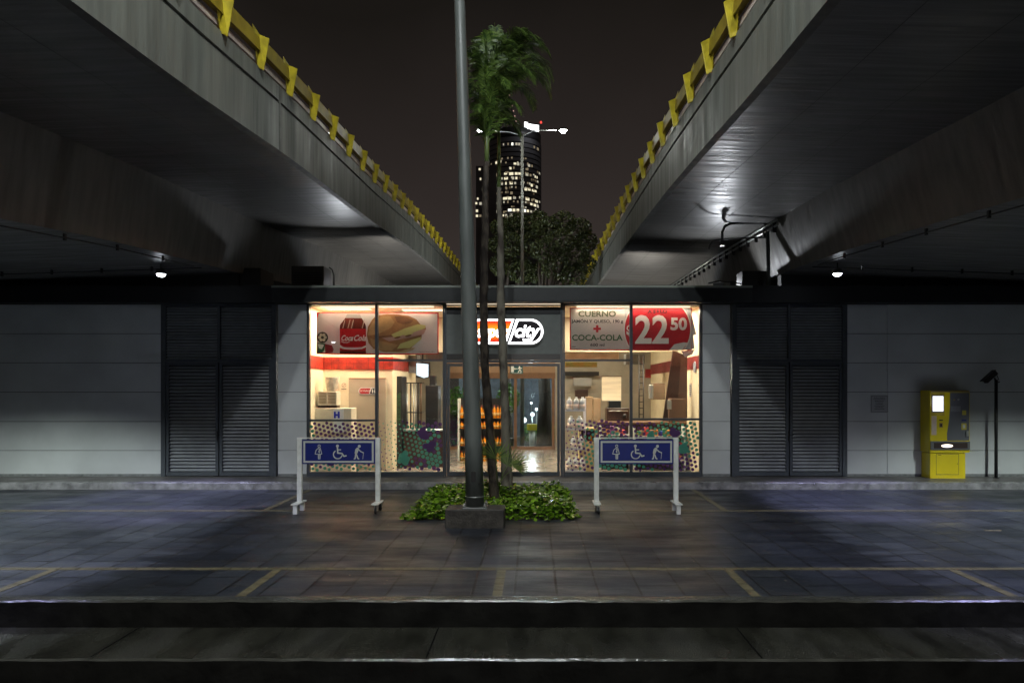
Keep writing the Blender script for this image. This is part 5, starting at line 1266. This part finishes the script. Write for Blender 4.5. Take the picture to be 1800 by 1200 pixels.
t = thing('bent_conduit', 'tall bent steel conduit rising from the roof against the right overpass', 'conduit', (PX(1350,YC), YC+.1, 3.95))
Mco = mat('conduit_dark', (.09,.09,.085), .4, metal=.4)
YC = 13.6
MB().tube([P(1351,503,YC), P(1350,440,YC), P(1349,402,YC), P(1345,393.5,YC), P(1336,391.5,YC), P(1300,392,YC), P(1284,393,YC), P(1274,398,YC), P(1269.5,408,YC), P(1269.5,424,YC)], [.04,.04,.036,.03,.028,.028,.028,.028,.028,.028], Mco, 8).build('main_pipe', t)
MB().tube([P(1349,417,YC+.02), P(1280,420,YC+.02), P(1262,421,YC+.02), P(1252,424,YC+.02), P(1247,432,YC+.02), P(1246,438,YC+.02)], .016, Mco, 8).build('lower_arm', t)
MB().bbox(P(1266,0,YC).x, P(1273,0,YC).x, YC-.04, YC+.04, P(0,432,YC).z, P(0,424,YC).z, Mco, .006).build('end_fitting', t)
# cable tray along the foot of the wing of the right overpass
def wt(Y): return Vector((2.15+2.53-.07, Y, interp(TR, Y)-.85-.05))
t = thing('cable_tray', 'steel cable tray running up under the right overpass to the conduit', 'cable tray', tuple(wt(18)))
ys = [13.0+k*1.3 for k in range(10)]
MB().tube([wt(y)+Vector((0,0,0)) for y in ys], .022, M_steel, 6).build('pipe', t)
MB().tube([wt(y)+Vector((.02,0,-.09)) for y in ys], .022, M_steel, 6).build('pipe', t)
for y in [13.2+k*.55 for k in range(20)]:
    q = wt(y); MB().box(q.x-.01, q.x+.06, y-.012, y+.012, q.z-.2, q.z+.03, M_blk).build('bracket', t)
mb = MB(); mb.tube([P(1245,498,13.9), P(1262,494,13.9), P(1285,496,13.9), P(1306,499,13.9)], .014, M_blk, 6); mb.box(P(1283,0,13.9).x, P(1292,0,13.9).x, 13.88, 13.95, 3.95, P(0,494,13.9).z, M_blk)
tag(mb.build('roof_wiring'), 'low black wiring and junction box on the roof left of the black air conditioner', 'wiring')

def soffit_lamp(p, sgn, power, label, aim, cone, col=(.56,.55,1), glow=True, blend=.5):
    t = thing('under_bridge_lamp', label, 'lamp', tuple(p), group='lamps under the overpasses')
    zz = zb(sgn, p[1]) if abs(p[0]) > 5.2 else p[2]+.25
    MB().tube([p+Vector((0,0,.07)), Vector((p.x, p.y, zz+.05))], .012, M_blk, 6).build('stem', t)
    MB().rev(p, [(.09,.0),(.095,.03),(.07,.075),(.03,.09)], mat('lamp_housing', (.12,.12,.12), .4), 16).build('housing', t)
    MB().rev(p+Vector((0,0,-.045)), [(.03,0),(.055,.012),(.075,.045)], emis('under_lamp_glow', (.85,.92,1), 14), 16).build('lens', t)
    lamp('under_bridge_light', 'SPOT', p+Vector((0,0,-.09)), power, col, .06, aim=aim, cone=cone, blend=blend, parent=t)
Lp = P(283, 482, 12.1); Rp = P(1472, 481, 12.1)
soffit_lamp(Lp, -1, 330, 'lit lamp under the left overpass above the left louvred door', (Lp.x+.3, 11.55, 0), 62)
soffit_lamp(Rp, 1, 330, 'lit lamp under the right overpass above the grey wall', (Rp.x+.3, 11.55, 0), 62)
for x, y, pw, sgn, cn, ax, lb in ((-6.6, 5.2, 320, -1, 88, -6.7, 'lamp under the left overpass nearer the street'), (5.6, 5.2, 320, 1, 88, 5.8, 'lamp under the right overpass nearer the street')):
    z = zb(sgn, y)-.2
    soffit_lamp(Vector((x, y, z)), sgn, pw, lb, (ax, y+2.1, 0), cn)
for x, y, pw, sgn, lb in ((-9.4, 8.6, 560, -1, 'outer lamp under the left overpass beyond the frame'), (9.6, 8.4, 560, 1, 'outer lamp under the right overpass beyond the frame')):
    z = zb(sgn, y)-.42
    soffit_lamp(Vector((x, y, z)), sgn, pw, lb, (x, y+.3, 0), 131, (.9,1,.95), blend=.35)

def flood(p, aim, power, label, cone=110):
    t = thing('floodlight', label, 'floodlight', tuple(p))
    d = (Vector(aim)-Vector(p)).normalized(); q = d.to_track_quat('-Z', 'Y').to_matrix()
    MB().box(p[0]-.12, p[0]+.12, p[1]-.1, p[1]+.1, p[2]-.05, p[2]+.05, M_blk, rot=q).build('housing', t)
    MB().box(p[0]-.015, p[0]+.015, p[1]-.015, p[1]+.015, 3.95, p[2]-.05, M_blk).build('bracket', t)
    lamp('floodlight_light', 'SPOT', Vector(p)+d*.09, power, (.9,.94,1), .05, aim=Vector(p)+d*2, cone=cone, blend=.8, parent=t)
flood((4.12, 15.3, 4.14), (3.7, 13.6, 5.25), 48, 'floodlight on the roof lighting the underside of the right overpass', 148)
flood((-4.3, 15.6, 4.14), (-4.0, 13.6, 5.4), 50, 'floodlight on the roof lighting the underside of the left overpass', 104)
print('objects', len(bpy.data.objects))
translucent(M_purple, .4); translucent(M_teal, .4)
for m_ in list(bpy.data.materials):
    if m_.users and m_.name.split('_')[0] in ('banner','roll','cheese','ham','cola','label','ball','print','cap') and m_.name not in ('cap_maroon',) and 'Principled BSDF' in (m_.node_tree.nodes.keys() if m_.node_tree else []):
        translucent(m_, .36)
